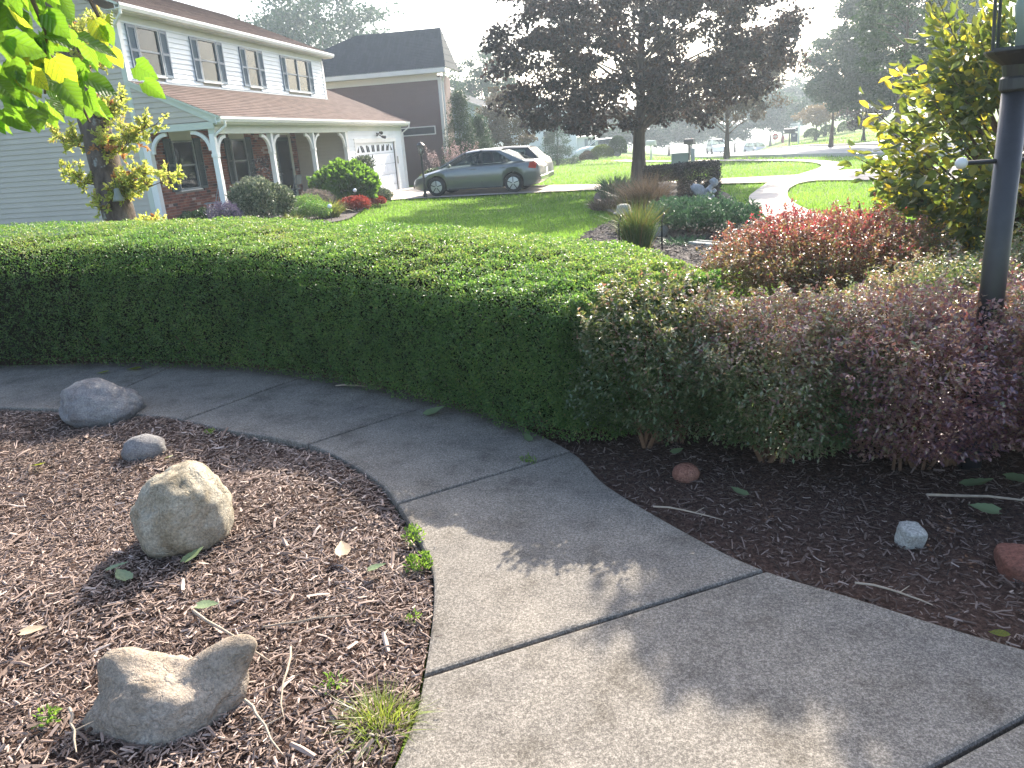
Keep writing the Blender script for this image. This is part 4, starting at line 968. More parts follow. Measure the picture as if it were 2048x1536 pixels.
    MB().add([(br_[0],-bw_*.95,br_[1]-.02),(br_[0],bw_*.95,br_[1]-.02),(rr_[0],rw,rr_[1]),(rr_[0],-rw,rr_[1])],[(0,1,2,3)]).build('rear_window',M['carglass'],e)
    for wx in wheels:
        for s in (-1,1):
            y=s*(hw-.11)
            t=MB().lathe((wx,y,wr),[(wr*.62,-.10),(wr*.93,-.10),(wr,-.07),(wr,.07),(wr*.93,.10),(wr*.62,.10)],28,'y').build('wheel',M['tyre'],e,smooth=False)
            if not detail: continue
            d=MB().lathe((wx,y+s*.102,wr),[(wr*.64,-.012),(wr*.64,.0),(wr*.58,.006),(wr*.2,.016),(.03,.018)] if s>0 else [(.03,-.018),(wr*.2,-.016),(wr*.58,-.006),(wr*.64,0),(wr*.64,.012)],28,'y').build('rim',M['alloy'],t)
            sl=MB()
            for q in range(rim):
                a=2*math.pi*q/rim+.3; c_=Vector((wx+math.cos(a)*wr*.38,y+s*.114,wr+math.sin(a)*wr*.38))
                m4=Matrix.Translation(c_)@Matrix.Rotation(-a,4,'Y'); sl.box((-.085,-.006,-.014),(.085,.006,.014),m4)
            sl.build('rim_slot',M['plastic'],t)
    if detail:
        for s in (-1,1):
            w_=sm(L-.25,2)
            tl=MB().prism([(L-.36,s*(hw*.985),.78),(L-.12,s*(sm(L-.12,2)*.985),.74),(L-.08,s*sm(L-.08,2)*.97,.90),(L-.14,s*sm(L-.14,2)*.985,.97),(L-.30,s*hw*.972,.95)],(0,s*.02,0)).build('tail_light',M['redlens'],e)
            MB().prism([(.16,s*sm(.16,2)*.96,.60),(.55,s*hw*.955,.66),(.66,s*hw*.93,.73),(.30,s*sm(.3,2)*.93,.70)],(0,s*.025,0)).build('headlight',M['clear'],e)
            MB().cbox((bf[0]+.42,s*(hw+.05),bf[1]+.03),(.10,.18,.12)).build('wing_mirror',paint,e,bevel=.03)
            for xh in (xm-.28,xm+.72): MB().cbox((xh,s*(hw*.995),.83),(.20,.03,.028)).build('handle',paint,e,bevel=.008)
            g=MB()
            for xd in (bf[0]+.30,xm,br_[0]-.42): g.prism([(xd-.004,s*hw*1.002,.32),(xd+.004,s*hw*1.002,.32),(xd+.004,s*hw*.965,.90),(xd-.004,s*hw*.965,.90)],(0,s*.002,0))
            g.build('door_seam',M['plastic'],e)
            MB().box((wheels[0]+.42,s*hw*.93-.02,.19),(wheels[1]-.42,s*hw*.93+.02,.27)).build('sill',M['plastic'],e)
            for xs_ in (bf[0]+1.05,xm+.62):
                st=MB().cbox((xs_+.05,s*hw*.42,.78),(.16,.42,.62),ry=rad(8)).build('seat',M['seat'],e,bevel=.05)
                MB().cbox((xs_+.12,s*hw*.42,1.17),(.10,.26,.20)).build('headrest',M['seat'],st,bevel=.035)
        MB().cbox((L-.005,0,.42),(.06,Wd*.80,.16)).build('rear_bumper',paint,e,bevel=.02)
        MB().cbox((-.0,0,.36),(.05,Wd*.7,.14)).build('front_grille',M['plastic'],e,bevel=.01)
    return e
sedan=[(0,.52,.60,.30),(.08,.62,.72,.24),(.3,.72,.83,.20),(.9,.86,.87,.19),(1.25,.93,.875,.19),(2.2,.965,.88,.19),(3.3,.985,.88,.19),(4.05,1.01,.87,.19),(4.35,1.00,.83,.22),(4.46,.93,.76,.28),(4.50,.70,.70,.32)]
CY=26.45; CX=-7.62
car('grey green four door sedan parked side on across the driveway',(CX,CY+.15,gz(-5.5,26.5)+.03),rad(-4.5),M['paint'],sedan,[(1.02,.94),(1.95,1.375),(2.45,1.425),(3.15,1.385),(4.02,1.02)],4.50,1.75,(.90,3.60),.315)
hatch=[(0,.60,.62,.32),(.1,.72,.76,.26),(.4,.86,.88,.24),(1.1,1.0,.90,.24),(2.4,1.03,.91,.24),(3.8,1.05,.90,.24),(4.25,1.05,.86,.28),(4.35,.95,.8,.32),(4.38,.7,.76,.36)]
car('dark blue grey hatchback parked behind the sedan with only roof and tail showing',(-7.55,28.75,gz(-5.5,29)+.03),rad(-4.5),M['paint2'],hatch,[(1.05,.98),(1.75,1.40),(2.7,1.45),(3.75,1.41),(4.22,1.0)],4.38,1.80,(.88,3.50),.34)
van=[(0,.70,.70,.35),(.1,.9,.85,.3),(.6,1.05,.95,.28),(1.2,1.12,.95,.28),(4.2,1.12,.95,.28),(4.6,1.0,.9,.35),(4.65,.8,.85,.4)]
car('white parked vehicle facing the camera in the street beyond the smaller maple',(10.2,101,gz(10,101)+.03),rad(97),M['whitepaint'],van,[(1.15,1.1),(1.8,1.75),(2.9,1.8),(4.3,1.75),(4.5,1.1)],4.65,1.95,(.95,3.7),.37,detail=False)
car('white parked car at the white house, half hidden by the bronze shrub and grass mound',(-5.3,68,gz(-4,68)),rad(10),M['whitepaint'],hatch,[(1.05,1.02),(1.75,1.5),(2.7,1.56),(3.85,1.52),(4.28,1.06)],4.38,1.8,(.88,3.5),.34,detail=False)
car('white car nose just visible past the crest of the far lawn by the hydrant',(15.3,101,gz(15.3,101)-.85),rad(105),M['whitepaint'],hatch,[(1.05,1.02),(1.75,1.5),(2.7,1.56),(3.85,1.52),(4.28,1.06)],4.38,1.8,(.88,3.5),.34,detail=False)
# ---------------------------------------------------------------- posts, lamps, signs
def lantern(parent,x,y,z,s,fm_,gl,rz=0,n=4,warm=False):
    h=s*1.9; rb=s*.62; rt=s*.78
    base=MB().lathe((x,y,z),[(s*.25,-s*.5),(s*.3,-s*.25),(s*.58,-s*.06),(rb*1.02,0),(rb*1.02,s*.04)],n*4).build('lantern_base',fm_,parent)
    fr=MB(); an=[rz+2*math.pi*k/n for k in range(n)]
    b=[Vector((x+rb*math.cos(a),y+rb*math.sin(a),z+s*.05)) for a in an]; t=[Vector((x+rt*math.cos(a),y+rt*math.sin(a),z+h)) for a in an]
    for p,q in zip(b,t): fr.tube([p,q],s*.035,4)
    for k in range(n):
        fr.tube([b[k],b[(k+1)%n]],s*.035,4); fr.tube([t[k],t[(k+1)%n]],s*.035,4)
    fr.build('lantern_frame',fm_,parent)
    for k in range(n):
        q=[b[k],b[(k+1)%n],t[(k+1)%n],t[k]]; MB().add(q,[(0,1,2,3)]).build('pane',gl,parent)
    MB().lathe((x,y,z),[(rt*1.25,h),(rt*1.1,h+s*.1),(rt*.7,h+s*.45),(s*.12,h+s*.62),(s*.10,h+s*.85),(.002,h+s*.95)],n*4).build('lantern_cap',fm_,parent)
    MB().lathe((x,y,z),[(s*.12,s*.02),(s*.12,s*.5),(s*.16,s*.55),(s*.2,s*.8),(s*.15,s*1.05),(.004,s*1.12)],12).build('candle_bulb',M['creamtrim'],parent,smooth=True)
LP=(1.495,3.5)
M['lampglass']=glassmat('lantern_glass',(.86,.92,.92),.22,.03)
M['postblack']=pmat('post_black',(.022,.020,.022),.42,.25,12,spec=.5,bmp=.08,bscale=70)
lp=empty('lamp_post',(LP[0],LP[1],0),'black lamp post with clear glass lantern and crossbar rising from the barberries','lamp post')
MB().tube([(0.015,0,-.1),(.015,0,.8),(-.0,0,1.66)],.049,20).build('post',M['postblack'],lp,smooth=True)
MB().lathe((0,0,1.64),[(.052,0),(.060,.01),(.060,.05),(.05,.06),(.05,.10),(.075,.115),(.075,.13)],20).build('collar',M['postblack'],lp)
cb=MB().tube([(-.17,-.02,1.375),(.17,.02,1.375)],.010,8).build('crossbar',M['postblack'],lp)
for s in (-1,1): 
    MB().lathe((.178*s,.021*s,1.375),[(.003,-.024),(.016,-.019),(.024,-.006),(.024,.006),(.016,.019),(.003,.024)],14).build('end_ball',pmat('white_ball',(.6,.58,.57),.4,.05,10),cb,smooth=True)
lantern(lp,0,0,1.79,.20,M['postblack'],M['lampglass'],rad(-72),4)
l2=empty('lamp_post',(-7.19,25.6,gz(-7.2,25.6)),'slim black garden lamp post standing in front of the sedan on the lawn edge','lamp post')
MB().lathe((0,0,0),[(.07,0),(.07,.12),(.045,.18),(.038,.5),(.035,1.38),(.06,1.42)],12).build('post',M['black'],l2)
lantern(l2,0,0,1.45,.15,M['black'],M['lampglass'],.4,4)
# real estate sign with hanging panels, mailbox in front of it
sg=empty('sign_post',(13.85,72,gz(13.85,72)),'white sign post with hanging dark panels in front of the row of round bushes','sign')
MB().box((-.06,-.06,0),(.06,.06,1.75)).build('post',M['trim'],sg)
MB().box((-.78,-.05,1.42),(.32,.05,1.52)).build('arm',M['trim'],sg)
MB().box((-.72,-.03,1.60),(-.08,.03,1.70)).build('name_strip',M['trim'],sg)
M['navy']=pmat('navy_panel',(.03,.04,.07),.5,.05,4)
p1=MB().box((-.66,-.02,1.02),(-.09,.02,1.38)).build('panel',M['navy'],sg)
mk=MB(); x=-.60
for i,(dx,h_) in enumerate(((.07,.14),(.05,.08),(.05,.10),(.05,.15),(.05,.09),(.06,.12),(.06,.08))):
    mk.tube([(x,-.026,1.15),(x+.02,-.026,1.15+h_),(x+dx,-.026,1.16)],.012,4); x+=dx
mk.build('lettering',M['trim'],p1)
MB().box((-.66,-.02,.90),(-.09,.02,1.0)).build('strip_panel',M['trim'],sg)
p2=MB().box((-.66,-.02,.18),(-.09,.02,.88)).build('panel',M['navy'],sg)
MB().box((-.52,-.026,.72),(-.28,-.021,.75)).box((-.50,-.026,.64),(-.26,-.021,.67)).build('lettering',M['trim'],p2)
def mailbox(label,x,y,s=1,mat=None,rz=0,h=1.05,group='roadside mailboxes'):
    e=empty('mailbox',(x,y,gz(x,y)),label,'mailbox',group,rz)
    MB().box((-.05,-.05,0),(.05,.05,h)).build('post',mat or M['black'],e)
    MB().box((-.06,-.35*s,h-.06),(.06,.35*s,h)).build('shelf',mat or M['black'],e)
    m=MB(); pf=[(-.11*s,0),(.11*s,0),(.11*s,.14*s)]+[(.11*s*math.cos(a),.14*s+.1*s*math.sin(a)) for a in np.linspace(.3,2.84,7)]+[(-.11*s,.14*s)]
    m.prism([(a,-.28*s,h+b) for a,b in pf],(0,.56*s,0)); m.build('box',mat or M['black'],e)
    MB().box((.115*s,-.1,h+.1),(.13*s,-.07,h+.3)).build('flag',M['redlens'],e)
    return e
mailbox('black mailbox on a dark post directly left of the white sign post',12.45,68.5,1.5,rz=rad(80))
mailbox('black mailbox with pale lid behind the green utility cabinet',2.95,46.8,1.05,rz=rad(60),h=1.0)
mailbox('small white topped mailbox between the large maple trunk and the utility cabinet',.95,58,1.3,M['creamtrim'],rz=rad(60))
st=empty('stop_sign',(15.2,92,gz(15.2,92)),'small red octagonal stop sign beyond the far lawn','stop sign')
MB().tube([(0,0,0),(0,0,1.15)],.03,6).build('post',M['frame'],st)
oc=[(.36*math.cos(rad(22.5+45*k)),-.02,.95+.36*math.sin(rad(22.5+45*k))) for k in range(8)]
pl=MB().prism(oc,(0,.02,0)).build('plate',pmat('sign_red',(.45,.04,.05),.5,.05,4),st)
def glyph(mb,ch,x,z,s,y):
    G={'S':[((1,1),(0,1)),((0,1),(0,.5)),((0,.5),(1,.5)),((1,.5),(1,0)),((1,0),(0,0))],'T':[((0,1),(1,1)),((.5,1),(.5,0))],'O':[((0,0),(0,1)),((0,1),(1,1)),((1,1),(1,0)),((1,0),(0,0))],'P':[((0,0),(0,1)),((0,1),(1,1)),((1,1),(1,.5)),((1,.5),(0,.5))]}
    for a,b in G[ch]: mb.tube([(x+a[0]*s*.6,y,z+a[1]*s),(x+b[0]*s*.6,y,z+b[1]*s)],s*.09,4)
lt=MB()
for i,ch in enumerate('STOP'): glyph(lt,ch,-.25+i*.135,.86,.17,-.025)
lt.build('lettering',M['trim'],pl)
fh=empty('fire_hydrant',(16.9,97,gz(16.9,97)),'small red fire hydrant on the far lawn left of the stop sign','hydrant'); M['hydr']=pmat('hydrant_red',(.30,.03,.03),.5,.1,6)
MB().lathe((0,0,0),[(.18,0),(.18,.08),(.13,.1),(.13,.55),(.17,.57),(.17,.62),(.14,.70),(.05,.78),(.04,.85)],12).build('barrel',M['hydr'],fh)
MB().tube([(-.22,0,.42),(.22,0,.42)],.07,8).build('outlet',M['hydr'],fh)
# utility cabinet and the stake next to it
M['cab']=pmat('utility_green',(.15,.20,.18),.5,.06,3)
uc=empty('utility_cabinet',(2.05,39.8,gz(2,39.8)),'squat green metal utility cabinet on the lawn between the two maples','utility box')
MB().box((-.40,-.35,0),(.40,.35,.58)).build('cabinet',M['cab'],uc,bevel=.015)
MB().box((-.43,-.38,.58),(.43,.38,.64)).build('lid',pmat('utility_lid',(.3,.34,.32),.5,.05,3),uc,bevel=.02)
MB().box((-.36,-.358,.05),(.36,-.352,.52)).build('door',M['cab'],uc)
ps=empty('marker_post',(2.72,40.3,gz(2.7,40.3)),'pale weathered wooden post beside the green utility cabinet','post')
MB().box((-.10,-.06,0),(.10,.06,.80)).build('post',pmat('weathered_wood',(.36,.38,.36),.9,.15,8,stretch=(1,1,.2)),ps,bevel=.02)
# ---------------------------------------------------------------- rocks
def rockmat(name,cols,sc=3.0,b=.6):
    m,nt,p=newmat(name); f=noisetex(nt,sc*2.2,6,.7); g=noisetex(nt,sc*38,4,.75); c1=ramp(nt,contrast(nt,f,.28,.72),cols)
    c=mixc(nt,.65,c1,ramp(nt,contrast(nt,g,.35,.65),[(.25,.25,.25),(1.05,1.02,.98)]),'MULTIPLY'); nt.links.new(c,p.inputs['Base Color'])
    p.inputs['Roughness'].default_value=.9; p.inputs['Specular IOR Level'].default_value=.2
    h=mixc(nt,.5,noisetex(nt,sc*9,6,.7,stretch=(1,1,2.2)),g)
    vo=nt.nodes.new('ShaderNodeTexVoronoi'); vo.feature='DISTANCE_TO_EDGE'; vo.inputs['Scale'].default_value=sc*3.2; tc=nt.nodes.new('ShaderNodeTexCoord')
    wn=nt.nodes.new('ShaderNodeTexNoise'); wn.inputs['Scale'].default_value=9; wn.inputs['Detail'].default_value=5; nt.links.new(tc.outputs['Object'],wn.inputs['Vector'])
    nt.links.new(mixc(nt,.22,tc.outputs['Object'],wn.outputs['Color']),vo.inputs['Vector'])
    cr=contrast(nt,vo.outputs['Distance'],0,.05); h=mixc(nt,.18,h,cr); bump(nt,p,h,b,.03)
    nt.links.new(mixc(nt,contrast(nt,vo.outputs['Distance'],0,.012),mixc(nt,.2,c,(.05,.04,.03)),c),p.inputs['Base Color']); return m
def rock(name,label,cat,loc,dim,mat,seed=0,rz=0,tilt=(0,0),bumps=(),rough=.10,cuts=7,sub=5,cutd=(.80,.97),group=None,boxy=0):
    bm=bmesh.new(); bmesh.ops.create_icosphere(bm,subdivisions=sub,radius=1); rg=random.Random(seed)
    pl=[]
    for i in range(cuts):
        d=Vector((rg.gauss(0,1),rg.gauss(0,1),rg.gauss(0,.8))).normalized(); pl.append((d,rg.uniform(*cutd)))
    B=[(Vector(b[0]).normalized(),b[1],b[2]) for b in bumps]
    for v in bm.verts:
        d=v.co.normalized(); r=1.0 if not boxy else (abs(d.x)**boxy+abs(d.y)**boxy+abs(d.z)**boxy)**(-1/boxy)
        for q,h in pl:
            c=d.dot(q)
            if c*r>h: r=r*.12+.88*h/c
        for q,a,w_ in B: r+=a*math.exp(-((1-d.dot(q))/w_)**1)
        s=Vector((seed*3.1,0,0)); r+=rough*(mnoise.noise(d*1.6+s)*.9+(.25-abs(mnoise.noise(d*3.2+s)))*.7+(.2-abs(mnoise.noise(d*8+s)))*.28+mnoise.noise(d*17+s)*.12+mnoise.noise(d*34+s)*.06)
        v.co=Vector((d.x*r*dim[0]/2,d.y*r*dim[1]/2,d.z*r*dim[2]/2))
    me=bpy.data.meshes.new(name); bm.to_mesh(me); bm.free(); me.materials.append(mat); me.polygons.foreach_set('use_smooth',[True]*len(me.polygons))
    o=bpy.data.objects.new(name,me); o.location=loc; o.rotation_euler=(tilt[0],tilt[1],rz); COL.objects.link(o); return tag(o,label,cat,group)
M['rockA']=rockmat('granite_boulder',[(.15,.12,.08),(.34,.29,.21),(.46,.42,.34),(.36,.31,.23)],2.6)
M['rockG']=rockmat('grey_boulder',[(.15,.14,.14),(.26,.25,.25),(.34,.33,.31)],3)
M['rockT']=rockmat('tan_boulder',[(.24,.19,.14),(.37,.31,.25),(.48,.42,.36)],2.4,.7)
M['rockR']=rockmat('reddish_stone',[(.20,.085,.06),(.30,.14,.10),(.36,.19,.14)],3)
M['rockW']=rockmat('pale_block',[(.34,.32,.29),(.48,.46,.42),(.56,.54,.50)],3)
M['rockB']=rockmat('red_slab',[(.18,.07,.05),(.25,.11,.08),(.28,.14,.10)],2)
rock('boulder','largest rounded granite boulder in the middle of the mulch bed','boulder',(-2.0,2.68,.115),(.41,.42,.44),M['rockA'],4,rz=.5,tilt=(.12,.10),rough=.13,cuts=8,cutd=(.84,.98),bumps=[((.5,.1,.9),.08,.3)])
rock('boulder','grey pointed boulder at the far edge of the mulch bed, against the walkway','boulder',(-3.60,4.25,.05),(.60,.42,.34),M['rockG'],11,rz=-.1,rough=.12,cuts=8,bumps=[((-.3,0,1),.12,.3),((.9,-.2,-.3),.12,.2)])
rock('stone','small smooth grey stone behind the largest boulder','stone',(-2.83,3.60,.03),(.25,.19,.18),M['rockG'],17,rz=.4,rough=.10,cuts=6,sub=4)
rock('boulder','tan saddle shaped boulder with two raised horns in the front of the mulch bed','boulder',(-1.46,1.70,.015),(.40,.28,.27),M['rockT'],23,rz=.08,tilt=(.18,.0),rough=.17,cuts=4,cutd=(.86,.98),
  bumps=[((-.62,.40,.80),.55,.10),((.78,.45,.72),.95,.035),((.98,.2,.3),.35,.10),((.12,.35,1),-.42,.13),((0,-1,.0),.22,.25),((-1,-.5,-.1),.32,.06),((.30,-.6,.7),.16,.04)])
rock('stone','round reddish stone in the shaded mulch right of the walkway','stone',(.205,3.33,.03),(.13,.11,.10),M['rockR'],31,rz=.2,rough=.05,cuts=3,sub=4)
rock('stone','pale squarish block of stone lying in the right hand mulch bed','stone',(1.02,2.78,.03),(.10,.09,.085),M['rockW'],35,rz=.25,rough=.07,cuts=3,cutd=(.8,.95),sub=4,boxy=6,tilt=(.25,.1))
rock('stone','flat brick red stone slab at the right edge of the picture','stone',(1.42,2.60,.02),(.30,.17,.09),M['rockB'],39,rz=-.1,rough=.05,cuts=3,cutd=(.8,.95),sub=4,boxy=6,tilt=(.1,0))
rock('stone','small pale stone behind the tall ornamental grass','stone',(.28,11.6,.12),(.34,.25,.26),M['rockW'],43,rough=.1,sub=3)
# ---------------------------------------------------------------- island bed
def clump(name,label,cat,loc,r,h,n,wd,mat,lean=.25,seg=2,group=None,z0=0,spread=1.0,rnf=None):
    e=empty(name,loc,label,cat,group)
    a=RN.uniform(0,2*np.pi,n); q=np.sqrt(RN.random(n))*r
    P=np.stack([np.cos(a)*q,np.sin(a)*q,np.full(n,z0-.02)],1); D=np.stack([np.cos(a),np.sin(a),0*a],1)*(q/r*spread*RN.uniform(.2,1,n))[:,None]
    hh=h*RN.uniform(.55,1.05,n); blades('leaves',P,hh,wd,mat,e,rnd=(RN.random(n) if rnf is None else rnf(P,hh)),lean=lean,dirs=D,seg=seg); return e
M['iris']=leafmat('iris_leaves',[(.03,.07,.04),(.06,.12,.06),(.09,.16,.07)],None,.3)
M['ogG']=leafmat('grass_blade_green',[(.05,.10,.02),(.10,.16,.03),(.17,.16,.04),(.22,.10,.04),(.20,.05,.03)],None,.4)
M['ogB']=leafmat('grass_blade_brown',[(.06,.05,.03),(.12,.08,.05),(.18,.13,.08)],None,.35)
M['fern']=leafmat('ferny_leaves',[(.025,.06,.03),(.05,.11,.05),(.09,.17,.07)],None,.35,.45)
z_=lambda x,y:gz(x,y)+.05
clump('iris_clump','upright blue green iris leaves left of the large maple trunk','plant',(-.5,19.3,z_(-.5,19.3)),.36,.72,700,.035,M['iris'],.12,2,spread=.45)
clump('dark_grass','dark matted grass at the foot of the iris leaves','plant',(-.55,17.4,z_(-.5,17.4)),.5,.38,1400,.012,M['ogB'],.5,2,spread=1.2)
clump('brown_grass','airy brown ornamental grass between the iris leaves and the hollowed dark shrub','ornamental grass',(.12,14.6,z_(0,14.6)),.30,1.02,2000,.009,M['ogB'],.22,2,spread=.5)
clump('ornamental_grass','fountain grass with green base and red tips behind the hedge, held by two hoops','ornamental grass',(-.02,10.25,z_(0,10)),.14,.80,900,.011,M['ogG'],.10,2,spread=.42,rnf=lambda P,h:np.clip(.05+.6*h/.8*RN.random(len(h)),0,1))
for i,(x,lb) in enumerate(((-.26,'left'),(.30,'right'))):
    e=empty('plant_support',(x,10.1,z_(x,10.1)),'thin black plant hoop on the %s side of the fountain grass'%lb,'plant support','hoops around the fountain grass')
    MB().tube([(0,0,0),(0,0,.42),(.03,.05,.50),(.03,.25,.50),(0,.3,.42),(0,.3,0)],.008,5).build('hoop',M['black'],e)
M['yewL']=leafmat('dark_purple_shrub_leaves',[(.012,.016,.014),(.022,.02,.02),(.04,.025,.022),(.06,.04,.03)],None,.2,.4)
# hollowed dark shrub: thick block on the right, arm reaching left to the maple
e=empty('dark_shrub',(1.0,17.6,z_(1,17.6)),'clipped dark purple shrub with a hollow arch, right of the maple trunk','shrub')
def blob(n,c,r,box=1):
    d=RN.uniform(-1,1,(n,3)) if box else unit(RN.normal(0,1,(n,3)))
    m_=np.max(np.abs(d),1,keepdims=True); d=d/m_*(1-RN.exponential(.12,(n,1)).clip(0,.8)); d+= .05*RN.normal(0,1,(n,3)); return np.array(c)+d*np.array(r)
P=np.concatenate([blob(15000,(.32,0,.40),(.43,.42,.44)),blob(6500,(-.45,.2,.66),(.38,.3,.16)),blob(3800,(-.72,.2,.35),(.14,.2,.42))])
P+= .03*np.stack([vnoise(P,6,1),vnoise(P,6,2),vnoise(P,6,3)],1)
leafcloud('foliage',P,np.tile([0,0,.5],(len(P),1)),.045,.022,M['yewL'],e,np.clip(RN.normal(.4,.2,len(P)),0,1),.2)
mb=MB(); 
for i in range(26):
    x=R.choice([R.uniform(0,.6),R.uniform(-.8,-.65)]); mb.tube([(x*.8,.0,-.05),(x,R.uniform(-.2,.2),.4),(x+R.uniform(-.1,.1),R.uniform(-.2,.2),.72)],[.015,.01,.004],5,False)
mb.build('stem',M['twig'],e)
e=shrub('fern_shrub','feathery blue green groundcover shrub in front of the stone angel','shrub',(.95,11.9,z_(1,11.9)),(.78,.75),.46,9000,.075,.018,M['fern'],None,shoots=120,z0=.0,seed=90,stems=30,rough=.30,lump=5,shell=.30,updir=.6,jit=.7)
e=shrub('fern_shrub','smaller feathery green shrub behind the fountain grass','shrub',(.52,12.6,z_(.5,12.6)),(.40,.4),.46,3000,.08,.017,M['fern'],None,shoots=80,z0=.0,seed=91,stems=10,rough=.28,updir=.7,jit=.7)
clump('weed_clump','low sprawling leafy weeds below the feathery shrub','plant',(.62,10.9,z_(.6,10.9)),.28,.2,500,.02,M['fern'],.6,2,spread=1.6)
# angel statue: one resting figure with folded wing
stn=rockmat('statue_stone',[(.22,.25,.28),(.33,.36,.39),(.42,.45,.48)],6,.3)
an=empty('angel_statue',(1.27,15.6,gz(1.27,15.6)+.30),'small blue grey stone cherub statue with wings resting above the feathery shrub','statue')
def ell(name,c,d,par,rz=0,ry=0,rx=0,sub=3,ns=0.03):
    bm=bmesh.new(); bmesh.ops.create_icosphere(bm,subdivisions=sub,radius=1)
    for v in bm.verts:
        q=v.co.copy(); k=1+ns*mnoise.noise(q*3+Vector(c)*5); v.co=Vector((q.x*d[0]*k,q.y*d[1]*k,q.z*d[2]*k))
    m4=Matrix.Translation(c)@Euler((rx,ry,rz)).to_matrix().to_4x4(); bm.transform(m4)
    me=bpy.data.meshes.new(name); bm.to_mesh(me); bm.free(); me.materials.append(stn); me.polygons.foreach_set('use_smooth',[True]*len(me.polygons))
    o=bpy.data.objects.new(name,me); return finish(o,par)
# crouching body grown from a skeleton so that it is one skin
def skinfig(name,verts,edges,radii,par,mat,sub=2,loc=(0,0,0)):
    me=bpy.data.meshes.new(name); me.from_pydata(verts,edges,[]); me.materials.append(mat); o=bpy.data.objects.new(name,me); finish(o,par); o.location=loc
    mo=o.modifiers.new('s','SKIN'); 
    if not me.skin_vertices: 
        bm=bmesh.new(); bm.from_mesh(me); bm.verts.layers.skin.verify(); bm.to_mesh(me); bm.free()
    for i,r in enumerate(radii): me.skin_vertices[0].data[i].radius=(r,r)
    me.skin_vertices[0].data[0].use_root=True
    m2=o.modifiers.new('u','SUBSURF'); m2.levels=sub; m2.render_levels=sub
    dg=bpy.context.evaluated_depsgraph_get(); nm=bpy.data.meshes.new_from_object(o.evaluated_get(dg)); o.modifiers.clear(); o.data=nm
    nm.polygons.foreach_set('use_smooth',[True]*len(nm.polygons)); return o
k=1.45
vs=[(0,0,0),(.03,0,.06),(.07,0,.12),(.10,0,.155),(.13,-.01,.185),(.05,.06,.11),(.10,.10,.07),(.16,.04,.10),(.05,-.06,.11),(.10,-.09,.07),(.165,-.05,.095),(.06,.06,-.01),(.13,.06,.03),(.10,.06,-.06),(.06,-.06,-.01),(.13,-.06,.03),(.10,-.06,-.06),(-.02,0,-.08)]
ed=[(0,1),(1,2),(2,3),(3,4),(2,5),(5,6),(6,7),(2,8),(8,9),(9,10),(0,11),(11,12),(12,13),(0,14),(14,15),(15,16),(0,17)]
rd=[.06,.055,.045,.028,.030,.025,.02,.018,.025,.02,.018,.036,.03,.025,.036,.03,.025,.05]
skinfig('body',[tuple(c*k for c in v) for v in vs],ed,[r*k for r in rd],an,stn,1)
hd=ell('head',(.20,-.015,.285),(.072,.066,.078),an,ns=.12)
ell('hair',(.188,-.005,.312),(.075,.07,.06),hd,ns=.35); ell('nose',(.272,-.03,.278),(.014,.01,.014),hd)
for s in (-1,1):
    wg=ell('wing',(-.10,s*.10,.16),(.17,.035,.105),an,rz=s*-.5,ry=.45,ns=.25)
MB().lathe((0,0,-.3),[(.12,-.05),(.12,.1),(.10,.16)],14).build('plinth',stn,an)
# stone lantern head on its stake
hs=empty('garden_ornament',(-.24,12.6,z_(-.24,12.6)),'weathered pale stone figure with a broad brimmed hat beside the fountain grass','garden ornament')
gm=rockmat('ornament_stone',[(.25,.24,.21),(.42,.41,.38),(.52,.50,.46)],7,.6)
MB().lathe((0,0,0),[(.09,0),(.07,.08),(.10,.16),(.09,.26),(.06,.30)],12).build('body',M['mulch_grey'],hs,smooth=True)
MB().lathe((0,0,.29),[(.05,0),(.17,.02),(.165,.04),(.115,.045),(.118,.09),(.10,.15),(.06,.17),(.01,.175)],18).build('hat',gm,hs,smooth=True)
tb=empty('timber',(.86,10.55,z_(.86,10.55)),'short pale weathered timber lying on the mulch below the feathery shrub','timber')
MB().cbox((0,0,.03),(.48,.09,.06),rz=rad(-48)).build('beam',pmat('pale_timber',(.42,.42,.38),.9,.2,12,stretch=(1,1,1)),tb,bevel=.008)
MB().cbox((.07,.09,.045),(.40,.05,.05),rz=rad(-43)).build('beam',M['porchfloor'],tb,bevel=.006)
# ---------------------------------------------------------------- planting in front of the house
M['hydrL']=leafmat('hydrangea_leaves',[(.03,.07,.012),(.06,.13,.02),(.11,.21,.03)],[(.10,.22,.02),(.18,.34,.03),(.26,.44,.05)],.45,.35)
M['varL']=leafmat('variegated_leaves',[(.03,.055,.025),(.06,.09,.04),(.25,.27,.17),(.42,.43,.30)],None,.3)
M['redL']=leafmat('scarlet_leaves',[(.18,.02,.015),(.36,.05,.03),(.45,.12,.08)],None,.35)
M['purL']=leafmat('purple_flowers',[(.06,.05,.08),(.13,.10,.17),(.28,.22,.30)],None,.3)
M['pinkL']=leafmat('pink_flowers',[(.20,.13,.12),(.36,.24,.24),(.50,.38,.37)],None,.35)
M['fuzzL']=leafmat('fuzzy_seedheads',[(.10,.09,.07),(.22,.18,.15),(.33,.27,.24)],None,.35)
def hz(x,y): return gz(x,y)+.03
